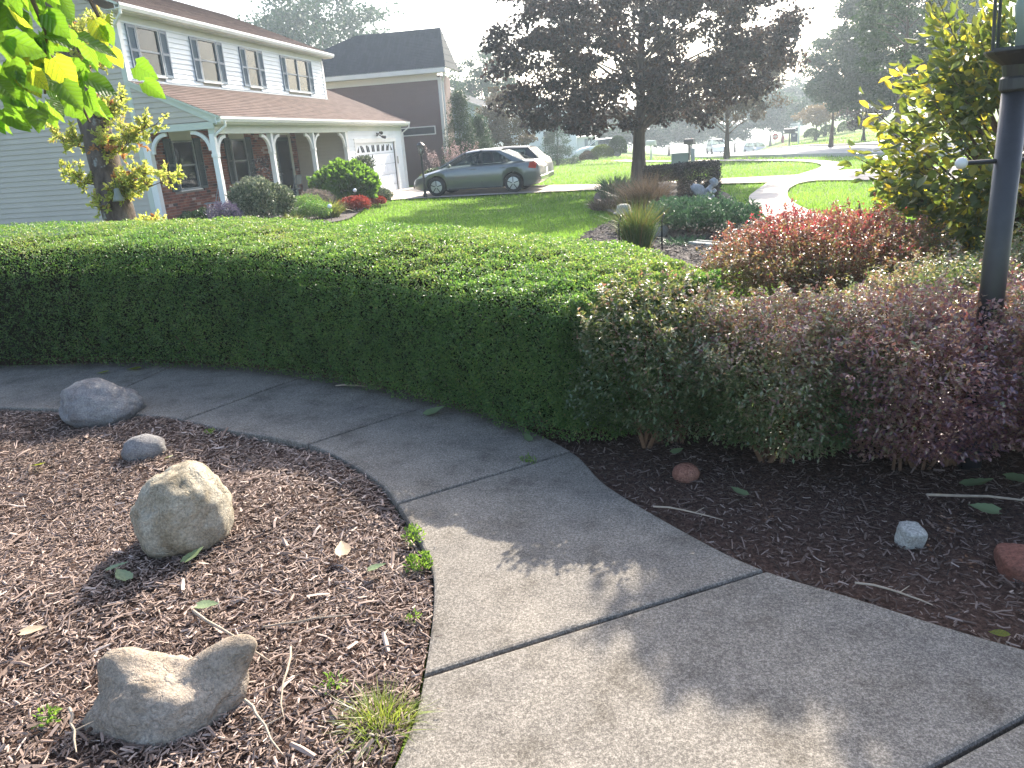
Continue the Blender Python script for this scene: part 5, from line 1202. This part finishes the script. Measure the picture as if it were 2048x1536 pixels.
SH=[('variegated_shrub','large rounded shrub with cream edged leaves beside the second porch post','shrub',(-9.0,17.4),(.80,.70),1.12,9000,.07,.045,'varL',100),
('boxwood_mound','low rounded green boxwood mound in front of the porch, left one','shrub',(-8.55,18.9),(.50,.45),.62,6000,.03,.022,'boxleaf',101),
('boxwood_mound','dark green boxwood mound below the fuzzy purple bush','shrub',(-8.1,18.4),(.42,.4),.50,5000,.03,.022,'boxleaf',102),
('fuzzy_bush','purplish grey bush with fuzzy seed heads in front of the porch','shrub',(-9.0,20.6),(.55,.5),.66,6000,.05,.02,'fuzzL',103),
('green_shrub','small bright green shrub between the fuzzy bush and the hydrangea','shrub',(-8.95,21.5),(.35,.35),.72,3500,.04,.03,'hydrL',104),
('hydrangea','large leafy bright green hydrangea in front of the garage','shrub',(-8.75,22.5),(.95,.80),1.28,3600,.17,.12,'hydrL',105),
('variegated_shrub','low pale variegated shrub at the right end of the house bed','shrub',(-8.25,23.4),(.60,.45),.48,5000,.06,.03,'varL',106),
('red_plant','scarlet leaved groundcover in front of the hydrangea','plant',(-8.0,20.9),(.45,.40),.40,3500,.07,.03,'redL',107),
('red_plant','smaller scarlet plant near the driveway corner','plant',(-7.9,22.6),(.28,.22),.28,1200,.06,.03,'redL',108),
('purple_flower_plant','purple flowering plant beside the folding chair','plant',(-9.3,16.2),(.42,.35),.70,3500,.035,.02,'purL',109),
('leafy_shrub','low dark leafy plant at the left end of the porch','plant',(-10.2,16.8),(.75,.45),.50,4000,.06,.04,'greenA',110),
('green_shrub','dark green shrub behind the cream edged shrub','shrub',(-9.7,19.2),(.5,.45),.75,4500,.05,.03,'greenA',111),
('green_shrub','leafy green shrub behind the flower fountain by the hatchback','shrub',(-7.2,31.5),(.9,.7),.75,4500,.08,.05,'varL',112),
('yellow_plant','yellow green leafy plant in front of the pink flower spikes','plant',(-8.25,30.6),(.45,.4),.75,2600,.07,.04,'yellowgreen',113)]
for nm,lb,ct,(x,y),r,h,n,L,wd,mt,sd_ in SH:
    shrub(nm,lb,ct,(x,y,hz(x,y)),r,h,n,L,wd,M[mt],None,z0=.0,seed=sd_,stems=10,rough=.20,lump=4.5,updir=.5,low=-.6,hexa=(L>.1))
M['ygB']=leafmat('yellow_blades',[(.14,.20,.03),(.24,.28,.04),(.30,.30,.07)],None,.45)
clump('yellow_grass','yellow green arching grass clump between the boxwoods and the scarlet plant','ornamental grass',(-8.1,19.3,hz(-8,19.3)),.22,.62,420,.035,M['ygB'],.3,2,spread=1.1)
clump('yellow_grass','lower yellow grass tuft nearest the hedge','ornamental grass',(-8.2,17.0,hz(-8,17)),.25,.42,420,.03,M['ygB'],.35,2,spread=1.1)
for i,(x,y,h,lb) in enumerate(((-7.95,21.0,.52,'white glass ball on a stake above the scarlet groundcover'),(-7.6,18.2,.30,'white glass ball on a stake at the foot of the boxwoods'))):
    e=empty('garden_globe',(x,y,hz(x,y)),lb,'garden ornament','glass balls on stakes')
    MB().tube([(0,0,0),(0,0,h)],.008,5).build('stake',M['black'],e)
    MB().lathe((0,0,h+.05),[(.004,-.055),(.036,-.042),(.055,-.01),(.052,.018),(.03,.046),(.004,.055)],14).build('ball',M['gdoor'],e,smooth=True)
pt=empty('planter',(-9.75,27.0,gz(-9.7,27)+.03),'dark tapered pot with tall leafy plant at the left side of the garage door','plant pot')
MB().lathe((0,0,0),[(.14,0),(.20,.45),(.22,.47),(.19,.47),(.17,.40)],16).build('pot',M['black'],pt)
P=blob(1800,(0,0,.95),(.28,.28,.45),0); leafcloud('foliage',P,np.tile([0,0,.6],(len(P),1)),.13,.05,M['varL'],pt,np.clip(RN.normal(.35,.2,len(P)),0,1),.2)
pb=empty('barrel_planter',(-7.9,30.4,gz(-8,30.4)),'low dark half barrel planter between the garage and the sedan','planter')
MB().lathe((0,0,0),[(.34,0),(.42,.25),(.44,.48),(.40,.48),(.38,.40)],20).build('barrel',pmat('barrel_wood',(.06,.06,.075),.8,.2,8),pb)
P=blob(1400,(0,0,.6),(.4,.4,.22),0); leafcloud('foliage',P,np.tile([0,0,.6],(len(P),1)),.08,.05,M['greenA'],pb,np.clip(RN.normal(.5,.2,len(P)),0,1),.2)
# tall pink flower spikes
fs=empty('pink_flower_plant',(-7.6,32.2,gz(-7.6,32)),'stand of tall pink and white flower spikes between the garage and the conifer','flowers')
V=[];mb=MB();P=[]
for i in range(46):
    a=R.uniform(0,6.28); b=Vector((math.cos(a)*R.uniform(0,.9),math.sin(a)*R.uniform(0,.5),0)); h=R.uniform(1.1,1.85); t=b+Vector((b.x*.6+R.uniform(-.12,.12),b.y*.4,h))
    mb.tube([b,b.lerp(t,.5)+Vector((0,0,.1)),t],[.012,.008,.004],4,False)
    for j in range(42):
        q=b.lerp(t,R.uniform(.62,1.02)); P.append((q.x+R.gauss(0,.035),q.y+R.gauss(0,.035),q.z))
mb.build('stem',pmat('pink_stem',(.10,.09,.05),.8,.2,10),fs); P=np.array(P)
leafcloud('blossom',P,np.tile([0,0,.3],(len(P),1)),.05,.04,M['pinkL'],fs,RN.random(len(P)),.2)
P=blob(3000,(0,0,.35),(1.0,.6,.4),0); leafcloud('foliage',P,np.tile([0,0,.6],(len(P),1)),.09,.04,M['greenA'],fs,np.clip(RN.normal(.5,.2,len(P)),0,1),.2)
# porch chairs and a tall potted plant
def chair(lb,x,y,rz,mat):
    e=empty('folding_chair',(x,y,.02),lb,'chair','chairs on the porch',rz)
    MB().cbox((0,0,.44),(.42,.40,.03)).build('seat',mat,e,bevel=.01)
    b=MB(); n=6
    for i in range(n):
        a0=-.5+i/n;a1=-.5+(i+1)/n
        f=lambda a:(-.20-.03*math.cos(a*3),a*.42,0)
        p,q=Vector(f(a0)),Vector(f(a1)); b.prism([p+Vector((0,0,.58)),q+Vector((0,0,.58)),q+Vector((-.06,0,.88)),p+Vector((-.06,0,.88))],(-.02,0,0))
    b.build('backrest',mat,e)
    for s in (-1,1):
        MB().tube([(.18,s*.2,0),(-.10,s*.2,.45),(-.24,s*.2,.88)],.012,6).build('leg',M['frame'],e); MB().tube([(-.2,s*.19,0),(.16,s*.19,.44)],.012,6).build('leg',M['frame'],e)
    return e
M['chairm']=pmat('grey_chair',(.26,.26,.27),.6,.05,5)
chair('grey folding chair facing left under the first porch window',-11.3,19.2,rad(200),M['chairm'])
chair('second folding chair on the porch, partly hidden behind the first post',-11.2,20.3,rad(160),M['chairm'])
chair('dark chair beside the front door behind the third post',-11.2,24.0,rad(180),M['darkshutter'])
pp=empty('potted_palm',(-11.0,21.9,.02),'tall potted plant with dangling white and purple leaves by the second window','potted plant')
MB().lathe((0,0,0),[(.15,0),(.2,.35),(.18,.36),(.16,.3)],14).build('pot',M['darkshutter'],pp)
P=blob(500,(0,0,1.0),(.35,.35,.5),0); leafcloud('foliage',P,np.tile([0,0,-.4],(len(P),1)),.12,.03,leafmat('dangling_leaves',[(.03,.04,.04),(.08,.08,.10),(.5,.5,.5)],None,.3),pp,RN.random(len(P))**1.8,.2)
# ---------------------------------------------------------------- leaning tree on the left with yellow shoots
tp=[(-5.66,7.72,-.08),(-5.70,7.78,.1),(-5.83,7.90,1.0),(-6.03,8.10,2.0),(-6.22,8.25,2.7),(-6.44,8.42,3.4),(-6.9,8.8,5.0),(-7.2,9.2,6.5)]
TO=Vector(tp[0]); TO.z=0
lt_=tree('leaning_tree','leaning grey barked tree trunk behind the hedge, sprouting yellow green shoots','tree',tuple(TO),8,.185,(-1.2,.9,7.3,2.2,2.2,1.5),5000,.08,M['yellowgreen'],120,None,clumps=60,clr=.6,trunkpath=[tuple(Vector(p)-TO) for p in tp],limbs=14,fork=.7)
# rebuild its trunk radii: nearly straight
for o in list(lt_.children):
    if o.name.startswith('trunk'): bpy.data.objects.remove(o)
mb=MB(); pts=[Vector(p)-TO for p in tp]; fine=[]; rr=[]
R0=[.25,.205,.178,.160,.148,.135,.11,.06]
for i in range(len(pts)-1):
    for t in np.arange(5)/5: fine.append(pts[i].lerp(pts[i+1],t)); rr.append(R0[i]*(1-t)+R0[i+1]*t)
fine.append(pts[-1]); rr.append(R0[-1])
mb.tube(fine,rr,28)
for i,v in enumerate(mb.v): 
    q=Vector(v); n_=mnoise.noise(Vector((q.x*9,q.y*9,q.z*1.6)))*.016+mnoise.noise(q*14)*.006
    c=fine[min(len(fine)-1,i//28)]; d=(q-c); mb.v[i]=tuple(q+d.normalized()*n_)
m,nt,p=newmat('grey_lichen_bark'); f=noisetex(nt,14,6,.7,stretch=(1,1,.22)); g=noisetex(nt,9,4,.6)
c1=ramp(nt,contrast(nt,f,.3,.7),[(.045,.035,.028),(.11,.085,.068),(.17,.14,.115)]); nt.links.new(mixc(nt,contrast(nt,g,.62,.70),c1,(.26,.27,.25)),p.inputs['Base Color'])
p.inputs['Roughness'].default_value=.95; p.inputs['Specular IOR Level'].default_value=.15; bump(nt,p,f,1,.03); M['lichen']=m
mb.build('trunk',m,lt_,smooth=True)
M['shoot']=leafmat('yellow_shoot_leaves',[(.18,.24,.04),(.28,.33,.06),(.38,.38,.10),(.30,.12,.05)],[(.45,.58,.08),(.6,.66,.12),(.75,.72,.18),(.6,.22,.08)],.5,.4)
# shoots: (dx right of trunk axis, z, height along trunk z)
SHO=[(.28,2.95,.50,.34),(.44,2.75,.30,.30),(.62,3.1,.2,.2),(.30,2.20,.42,.40),(.52,2.28,.2,.22),(.85,2.0,.25,.18),(.15,1.85,.32,.30),(.50,1.85,.30,.35),(-.42,1.95,.3,.22),(-.5,1.55,.2,.2),(.55,1.5,.30,.32),(.35,1.35,.35,.25),(-.05,1.25,.3,.24),(.95,1.45,.18,.12),(.60,.95,.22,.20),(.1,1.32,.35,.22)]
mb=MB(); P=[];Dd=[];rn=[]
def axis_at(z):
    for a,b in zip(tp,tp[1:]):
        if a[2]<=z<=b[2]: return Vector(a).lerp(Vector(b),(z-a[2])/(b[2]-a[2]))
    return Vector(tp[-1])
for (dx,z,w_,n_) in SHO:
    c=axis_at(z-.15)-TO; e_=axis_at(z)-TO+Vector((dx,-.12,0)); st=c+Vector((.12*(1 if dx>0 else -1),-.08,0))
    mid=st.lerp(e_,.5)+Vector((0,0,-.03)); mb.tube([st,mid,e_],[.009,.006,.003],5,False)
    for k in range(int(16+w_*44)):
        a=st.lerp(e_,R.uniform(.25,1)); d=Vector((R.gauss(.2,.6),R.gauss(0,.6),R.gauss(.45,.6))).normalized()*R.uniform(.10,.26)*(.6+w_); b=a+d
        mb.tube([a,a.lerp(b,.5),b],[.004,.003,.002],4,False); ob=R.random()<.06
        for j in range(22):
            t=R.uniform(.15,1.05); q=a.lerp(b,t); dd=(d.normalized()+Vector((R.gauss(0,.8),R.gauss(0,.8),R.gauss(0,.8)))).normalized(); P.append(q); Dd.append(dd); rn.append(.95 if ob else min(.85,max(0,R.gauss(.45,.2))))
mb.build('twig',M['twig'],lt_)['kind']='stuff'
leafcloud('shoot_leaves',np.array([tuple(p) for p in P]),np.array([tuple(d) for d in Dd]),RN.uniform(.034,.06,len(P)),.023,M['shoot'],lt_,np.array(rn),.15,jit=.15,hexa=True)
bf=empty('bird_feeder',(-5.66,7.72,1.22),'small pale green bell shaped feeder hanging on the right side of the leaning trunk','bird feeder')
MB().lathe((0,0,0),[(.065,0),(.055,.03),(.035,.08),(.03,.13),(.008,.14)],12).build('bell',pmat('verdigris',(.20,.22,.18),.6,.15,12),bf,smooth=True)
MB().tube([(0,0,.14),(-.02,.02,.26)],.004,4).build('cord',M['black'],bf)
# ---------------------------------------------------------------- big-leaf shapes, one object per leaf
def leafmesh(name,L,Wd,shape,mat,curl=.12,serr=0,rv=.5,fold=.18,var=0):
    rg=random.Random(var); n=9; V=[];F=[]
    for i in range(n+1):
        t=i/n
        if shape=='heart': w_=Wd*.5*(math.sin(math.pi*min(1,(t+.16)/1.16)**.72)) if t>0 else Wd*.22
        elif shape=='obov': w_=Wd*.5*math.sin(math.pi*t**1.25)**.8 if 0<t<1 else 0
        else: w_=Wd*.5*math.sin(math.pi*t)**.7 if 0<t<1 else 0
        if serr: w_*=1+serr*(-1)**i*.5
        z=-curl*L*t*t+rg.uniform(-.01,.01)*L; 
        if shape=='heart' and t==1: w_=0
        x0=t*L-(0.10*L if (shape=='heart' and i==0) else 0)
        V+= [(x0,-w_,z+fold*w_+rg.uniform(-.02,.02)*Wd),(t*L,-w_*.5,z+fold*w_*.35+.0),(t*L,0,z-.0),(t*L,w_*.5,z+fold*w_*.35),(x0,w_,z+fold*w_+rg.uniform(-.02,.02)*Wd)]
    for i in range(n):
        for j in range(4): F.append((i*5+j,i*5+j+1,(i+1)*5+j+1,(i+1)*5+j))
    me=bpy.data.meshes.new(name); me.from_pydata(V,[],F); me.materials.append(mat); me.polygons.foreach_set('use_smooth',[True]*len(F))
    a=me.attributes.new('rnd','FLOAT','POINT'); vals=[min(1,max(0,rv+rg.uniform(-.05,.05))) for _ in V]; a.data.foreach_set('value',vals); return me
def bigleafmat(name,cols,trans,tf=.5,rough=.30,yell=.0,ycol=(.5,.42,.04),vein=60):
    m=leafmat(name,cols,trans,tf,rough,.6); nt=m.node_tree; p=nt.nodes['Principled BSDF']; tr=[n for n in nt.nodes if n.type=='BSDF_TRANSLUCENT'][0]
    f=noisetex(nt,26,4,.6); sp=noisetex(nt,60,2,.5)
    for nd,sock,k in ((p,'Base Color',.55),(tr,'Color',1)):
        src=nd.inputs[sock].links[0].from_socket
        c=mixc(nt,contrast(nt,f,.66-yell,.74-yell),src,tuple(x*k for x in ycol)); c=mixc(nt,contrast(nt,sp,.70,.74),c,(.12*k,.07*k,.02*k)); nt.links.new(c,nd.inputs[sock])
    
    if name.startswith('broad'):
        def mth(op,a,b=None):
            n=nt.nodes.new('ShaderNodeMath'); n.operation=op
            for i,q in enumerate((a,b)):
                if q is None: continue
                if isinstance(q,(int,float)): n.inputs[i].default_value=q
                else: nt.links.new(q,n.inputs[i])
            return n.outputs[0]
        tc=nt.nodes.new('ShaderNodeTexCoord'); sx=nt.nodes.new('ShaderNodeSeparateXYZ'); nt.links.new(tc.outputs['Object'],sx.inputs[0])
        ay=mth('ABSOLUTE',sx.outputs[1]); fr=mth('FRACT',mth('MULTIPLY',mth('SUBTRACT',sx.outputs[0],mth('MULTIPLY',ay,.85)),6.0))
        ln=mth('LESS_THAN',mth('ABSOLUTE',mth('SUBTRACT',fr,.5)),.06); mid=mth('LESS_THAN',ay,.014); vn=mth('MAXIMUM',ln,mid)
        soft=mth('MULTIPLY',mth('ABSOLUTE',mth('SUBTRACT',fr,.5)),2.0)
        for nd,sock,col in ((p,'Base Color',(.16,.20,.07)),(tr,'Color',(.10,.20,.01))):
            src=nd.inputs[sock].links[0].from_socket; nt.links.new(mixc(nt,mth('MULTIPLY',vn,.55),src,col),nd.inputs[sock])
        bump(nt,p,soft,.5,.03)
    else: bump(nt,p,noisetex(nt,90,2,.5),.25,.004)
    return m
M['big1']=bigleafmat('broad_leaf_green',[(.035,.08,.02),(.05,.11,.025),(.06,.13,.03)],[(.16,.34,.02),(.24,.46,.03),(.32,.55,.04)],.52,.28,0)
M['big2']=bigleafmat('broad_leaf_yellow',[(.08,.12,.02),(.10,.14,.02),(.12,.15,.02)],[(.40,.55,.03),(.5,.6,.04),(.6,.62,.04)],.55,.3,.12,(.75,.6,.03))
lin=[leafmesh('leaf',1,.82,'heart',M['big1'],.16,.10,.3,.16,1),leafmesh('leaf',1,.78,'heart',M['big1'],.22,.10,.7,.10,2),leafmesh('leaf',1,.80,'heart',M['big2'],.14,.10,.5,.16,3),leafmesh('leaf',1,.74,'heart',M['big1'],.10,.12,.5,.26,4)]
hb_=empty('broadleaf_tree',(-2.95,1.15,0),'overhanging tree branch with large serrated green and yellow leaves in the upper left corner','tree')
HBO=Vector((-2.95,1.15,0))
mb=MB().tube([(0,0,-.1),(0,.02,.8),(.03,.05,1.8),(-.02,.05,3.2)],[.09,.075,.06,.03],10); mb.build('trunk',M['lichen'],hb_,smooth=True)
brs_=[[(-2.95,1.2,1.9),(-2.3,1.6,2.45),(-1.85,1.85,2.45),(-1.66,1.95,2.22),(-1.60,1.97,2.0)],[(-2.3,1.6,2.45),(-1.9,1.9,2.35),(-1.72,2.02,2.05),(-1.58,2.05,1.86),(-1.54,2.05,1.72)],[(-2.3,1.6,2.4),(-2.0,1.75,2.15),(-1.80,1.85,1.98),(-1.74,1.88,1.85)],[(-1.85,1.85,2.45),(-1.6,1.98,2.3),(-1.46,2.02,2.1),(-1.42,2.02,1.98)],[(-2.3,1.6,2.45),(-1.75,1.9,2.4),(-1.60,1.98,2.15),(-1.57,2.0,1.95),(-1.62,2.0,1.80)],[(-2.3,1.6,2.45),(-1.8,1.85,2.3),(-1.66,1.95,2.05),(-1.62,1.98,1.88)]]
mb=MB()
for b in brs_: mb.tube([tuple(Vector(p)-HBO) for p in b],[.016,.012,.008,.005,.003][:len(b)],6,False)
mb.build('branch',M['twig'],hb_)
def put(me,name,parent,loc,d,up,s,roll=0):
    d=Vector(d).normalized(); up=Vector(up); y=up.cross(d); y=y.normalized() if y.length>1e-3 else d.orthogonal().normalized(); z=d.cross(y)
    m4=Matrix((d,y,z)).transposed().to_4x4()@Matrix.Rotation(roll,4,'X'); m4=Matrix.Translation(loc)@m4@Matrix.Scale(s,4)
    o=bpy.data.objects.new(name,me); o.matrix_local=m4; COL.objects.link(o); o.parent=parent; return o
RL=random.Random(5); cnt=0; tries=0
C=Vector((0,-.3,1))
camv=Vector((0,0,1.6))
while cnt<298 and tries<30000:
    tries+=1
    b=RL.choice(brs_); i=RL.randrange(1,len(b)-1); a=Vector(b[i]).lerp(Vector(b[i+1]),RL.random()) 
    q=a+Vector((RL.gauss(0,.08),RL.gauss(0,.12),RL.gauss(-.02,.07)))
    lim=-1.545+.12*min(1,max(0,(2.06-q.z)/.22))
    if q.x>lim or q.z<1.75: continue
    d=Vector((RL.gauss(.30,.35),RL.gauss(0,.35),RL.gauss(-.75,.3))).normalized(); tip=q+d*.1
    if tip.z<1.66 or tip.x>lim+.04: continue
    nrm=Vector((RL.gauss(.0,.4),RL.gauss(-.9,.35),RL.gauss(.55,.4)))
    if nrm.cross(d).length<.3: continue
    put(RL.choices(lin,[4,4,2.6,4])[0],'leaf',hb_,q-HBO,d,nrm,RL.uniform(.055,.092),RL.gauss(0,.25)); cnt+=1
# ---------------------------------------------------------------- yellowing broad leaved shrub on the right
M['mag1']=bigleafmat('shrub_leaf_green',[(.045,.065,.025),(.07,.095,.035),(.10,.12,.045)],[(.14,.22,.03),(.24,.30,.04),(.36,.38,.05)],.40,.34,0)
M['mag2']=bigleafmat('shrub_leaf_yellow',[(.16,.17,.03),(.22,.20,.04),(.24,.2,.04)],[(.6,.6,.05),(.7,.62,.05),(.75,.55,.05)],.5,.35,.06,(.6,.4,.05))
mg=[leafmesh('leaf',1,.50,'obov',M['mag1'],.16,0,.3,.22,11),leafmesh('leaf',1,.46,'obov',M['mag1'],.26,0,.7,.18,12),leafmesh('leaf',1,.50,'obov',M['mag2'],.18,0,.5,.2,13)]
MO=Vector((3.30,6.9,-.05)); ms=empty('yellowing_shrub',tuple(MO),'tall shrub with broad yellow green leaves behind the black lamp post','shrub')
mb=MB(); tips=[]; RM=random.Random(9)
for i in range(190):
    a=RM.uniform(0,6.28); el=math.asin(RM.uniform(-.95,1)); rr=RM.uniform(.72,1.06)
    c=Vector((math.cos(a)*math.cos(el)*1.42*rr,math.sin(a)*math.cos(el)*1.15*rr,1.52+math.sin(el)*1.36*rr))
    if c.z<.15: continue
    b=Vector((RM.gauss(0,.08),RM.gauss(0,.08),0)); m1=Vector((c.x*.25,c.y*.25,c.z*.45)); m2=b.lerp(c,.7)+Vector((0,0,.12))
    mb.tube([b,m1,m2,c],[.022,.013,.008,.003],5,False); tips.append((m2,c))
mb.build('stem',M['twig'],ms)['kind']='stuff'
cand=[]
for m2,c in tips:
    for k in range(52):
        t=RM.random()**.7; a=m2.lerp(c,t)+Vector((RM.gauss(0,.07),RM.gauss(0,.07),RM.gauss(0,.07)))
        o=(a-Vector((0,0,1.5))).normalized(); d=(o*.8+Vector((RM.gauss(0,.55),RM.gauss(0,.55),RM.gauss(.15,.5)))).normalized()
        cand.append((a,d,RM.uniform(.075,.135)))
cam_local=Vector((0,0,1.6))-MO
def vis(a): return (a-cam_local).length + (0.0 if (a.x<.7) else .6)
cand.sort(key=lambda q: vis(q[0])-q[2]*1.5)
ind=cand[:298]; rest=cand[298:]
for a,d,s in ind:
    up=Vector((RM.gauss(0,.6),RM.gauss(0,.6),1)); put(RM.choices(mg,[5,4,2.4])[0],'leaf',ms,a,d,up,s,RM.gauss(0,.4))
P=np.array([tuple(q[0]) for q in rest]); Dr=np.array([tuple(q[1]) for q in rest]); Ls=np.array([q[2] for q in rest])
yb=RN.random(len(P))<.24; 
for mt,mk_ in ((M['mag1'],~yb),(M['mag2'],yb)):
    leafcloud('foliage',P[mk_],Dr[mk_],Ls[mk_],Ls[mk_]*.45,mt,ms,RN.random(mk_.sum()),.2,hexa=True,jit=.25)
# ---------------------------------------------------------------- litter on the mulch: leaves, twigs, weeds
M['fall']=bigleafmat('fallen_green_leaf',[(.10,.15,.07),(.14,.19,.09),(.18,.22,.12)],[(.15,.25,.06),(.2,.3,.08),(.25,.35,.1)],.2,.5)
M['falld']=bigleafmat('fallen_dry_leaf',[(.30,.22,.14),(.40,.30,.20),(.48,.38,.26)],[(.3,.2,.1),(.35,.25,.12),(.4,.3,.15)],.15,.7)
fl=[leafmesh('fallen_leaf',1,.62,'heart',M['fall'],-.12,.06,.5,.22,21),leafmesh('fallen_leaf',1,.55,'heart',M['falld'],-.10,.06,.5,.25,22),leafmesh('fallen_leaf',1,.5,'obov',M['big2'],-.1,0,.5,.25,23)]
FL=[(-1.86,2.44,.10,0,1.2,'upright green leaf at the foot of the largest boulder'),(-2.02,2.30,.10,0,2.6,'dark green leaf lying in the shadow of the largest boulder'),(-2.16,2.36,.09,0,.4,'narrow green leaf left of the boulder shadow'),(-1.63,2.15,.085,0,.2,'curled pale green leaf between the two front boulders'),(-1.06,2.42,.075,0,.3,'pale green leaf near the walkway edge in the sunny mulch'),(-2.20,1.95,.09,1,.5,'pinkish dry leaf at the left edge of the mulch'),(-3.38,3.36,.09,2,.2,'yellow leaf near the left edge of the bed'),(-2.62,3.47,.05,2,.9,'small yellow leaf between the grey stone and the largest boulder'),(-1.20,2.52,.12,1,2.0,'large dry brown leaf right of the largest boulder'),
(.45,3.10,.09,0,2.3,'green leaf on a curved stalk below the barberries'),(1.38,3.22,.13,0,.2,'broad green leaf under the barberry at the right, left one of the pair'),(1.58,3.30,.14,0,-.3,'broad green leaf under the barberry at the far right'),(1.42,2.98,.11,0,2.8,'green leaf above the red slab'),(.15,3.56,.07,0,.6,'small green leaf behind the round reddish stone'),(1.06,2.18,.06,2,-.2,'yellow green leaf at the right walkway edge'),(-1.30,4.14,.13,0,.6,'dark green leaf lying on the walkway by the hedge'),(-.60,3.73,.08,0,2.0,'green leaf on the walkway at the hedge end'),(-4.1,5.22,.13,2,.1,'pale fallen leaf on the walkway below the left part of the hedge'),(-4.3,5.12,.10,2,.5,'second pale leaf on the walkway, left of the first')]
for x,y,s,k_,rz,lb in FL:
    me=fl[k_]; o=bpy.data.objects.new('fallen_leaf',me); onw=(-.0 if False else 0)
    zz=.03 if inpoly(np.array([[x,y]]),WALKPOLY)[0] else .035
    o.matrix_world=Matrix.Translation((x,y,gz(x,y)+zz))@Euler((R.uniform(-.2,.2),R.uniform(-.15,.1),rz)).to_matrix().to_4x4()@Matrix.Scale(s,4); COL.objects.link(o); tag(o,lb,'leaf','fallen leaves')
M['stick']=pmat('dry_twig',(.30,.24,.18),.9,.25,40)
ST=[((-1.62,2.11),(-1.20,1.86),.006,'long dry twig crossing the mulch behind the saddle boulder'),((-1.20,1.70),(-.98,1.50),.005,'dry twig right of the saddle boulder, pointing at the bottom edge'),((-1.30,2.03),(-1.02,2.13),.004,'thin twig between the boulders and the walkway'),((-1.16,1.95),(-1.05,1.62),.004,'thin bent twig near the grass tuft'),((-1.72,1.62),(-1.58,1.45),.005,'dry twig at the lower left of the saddle boulder'),((.05,2.98),(.33,2.86),.004,'pale stalk in the right hand mulch bed'),((.74,2.43),(.95,2.30),.004,'dry stalk beside the right walkway edge'),((1.2,3.12),(1.75,3.02),.006,'brown stick below the barberry at the right edge'),((-2.1,4.70),(-1.85,4.66),.005,'short pale twig on the walkway under the hedge')]
for a,b,r_,lb in ST:
    m=MB(); L_=math.dist(a,b); pts=[]
    for i in range(6):
        t=i/5; pts.append((a[0]+(b[0]-a[0])*t-a[0]+R.gauss(0,.006),a[1]+(b[1]-a[1])*t-a[1]+R.gauss(0,.006),.0+.012*math.sin(t*3)))
    m.tube(pts,[r_,r_,r_*.9,r_*.8,r_*.7,r_*.4],6)
    m.tube([pts[3],(pts[3][0]+.04,pts[3][1]+.03,.02)],[r_*.5,r_*.3],5)
    o=m.build('twig',M['stick'],None,loc=(a[0],a[1],.038)); tag(o,lb,'twig','twigs lying on the ground')
M['tuft']=leafmat('tuft_blades',[(.10,.15,.03),(.17,.22,.04),(.24,.26,.06)],[(.25,.35,.05),(.35,.42,.06),(.4,.42,.08)],.45)
clump('grass_tuft','spiky yellow green grass tuft at the walkway edge in the foreground','grass tuft',(-.75,1.65,.0),.055,.17,330,.0035,M['tuft'],.35,2,spread=1.3)
def weed(lb,x,y,r,h,n,L=.02):
    e=empty('weed',(x,y,.01),lb,'weed','weeds along the walkway'); P=unit(RN.normal(0,1,(n,3)))*(RN.random((n,1))**.4)*np.array([r,r,h]); P[:,2]=np.abs(P[:,2])
    leafcloud('leaves',P,np.tile([0,0,.4],(n,1))+P/r*.6,RN.uniform(.7,1.3,n)*L,L*.45,M['weedL'],e,RN.random(n),.2,jit=.6,hexa=True)
M['weedL']=leafmat('weed_leaves',[(.06,.12,.02),(.11,.19,.03),(.17,.25,.05)],[(.16,.30,.03),(.25,.42,.05),(.32,.48,.07)],.45)
weed('bright green weed patch spilling onto the walkway edge beside the sunlit slab',-.875,2.50,.055,.05,170)
weed('darker leafy weed just above the bright weed patch on the walkway edge',-.955,2.70,.05,.06,100)
weed('small weed sprouting in the joint under the barberry end of the hedge',-.58,3.50,.05,.025,90,.016)
weed('tiny weed in front of the grass tuft in the mulch',-.96,1.80,.045,.03,50)
weed('tiny pale weed left of the saddle boulder',-1.80,1.60,.04,.03,40)
weed('small weed at the walkway edge below the bright patch',-.80,2.15,.03,.03,40,.014)
weed('small weed by the grey pointed boulder',-2.60,3.90,.03,.03,40,.014)
# ---------------------------------------------------------------- high crowned tree whose crown shades the lower walkway
tree('shade_tree','small overhanging tree at the right, only its leafy shadow on the walkway shows','tree',(4.5,6.0,0),4.6,.09,(-.80,.34,3.65,.95,.34,.30),32000,.085,M['greenA'],140,None,clumps=90,clr=.26,limbs=60,inner=.1,fork=.62,
  extra=((-1.74,.66,3.52,.90,.24,.10,120),(-2.74,.84,3.34,.60,.14,.06,90)))
# ---------------------------------------------------------------- summer haze
hm=bpy.data.materials.new('haze'); hm.use_nodes=True; t_=hm.node_tree
for n_ in list(t_.nodes):
    if n_.type=='BSDF_PRINCIPLED': t_.nodes.remove(n_)
pv=t_.nodes.new('ShaderNodeVolumePrincipled'); pv.inputs['Density'].default_value=.0013; pv.inputs['Anisotropy'].default_value=.55; pv.inputs['Color'].default_value=(.74,.87,1,1)
t_.links.new(pv.outputs[0],t_.nodes['Material Output'].inputs['Volume'])
hz_=MB().box((-1500,-14,-40),(1500,1000,26)).build('haze',hm); hz_['kind']='stuff'; hz_['label']='pale summer haze'; del hz_['label']
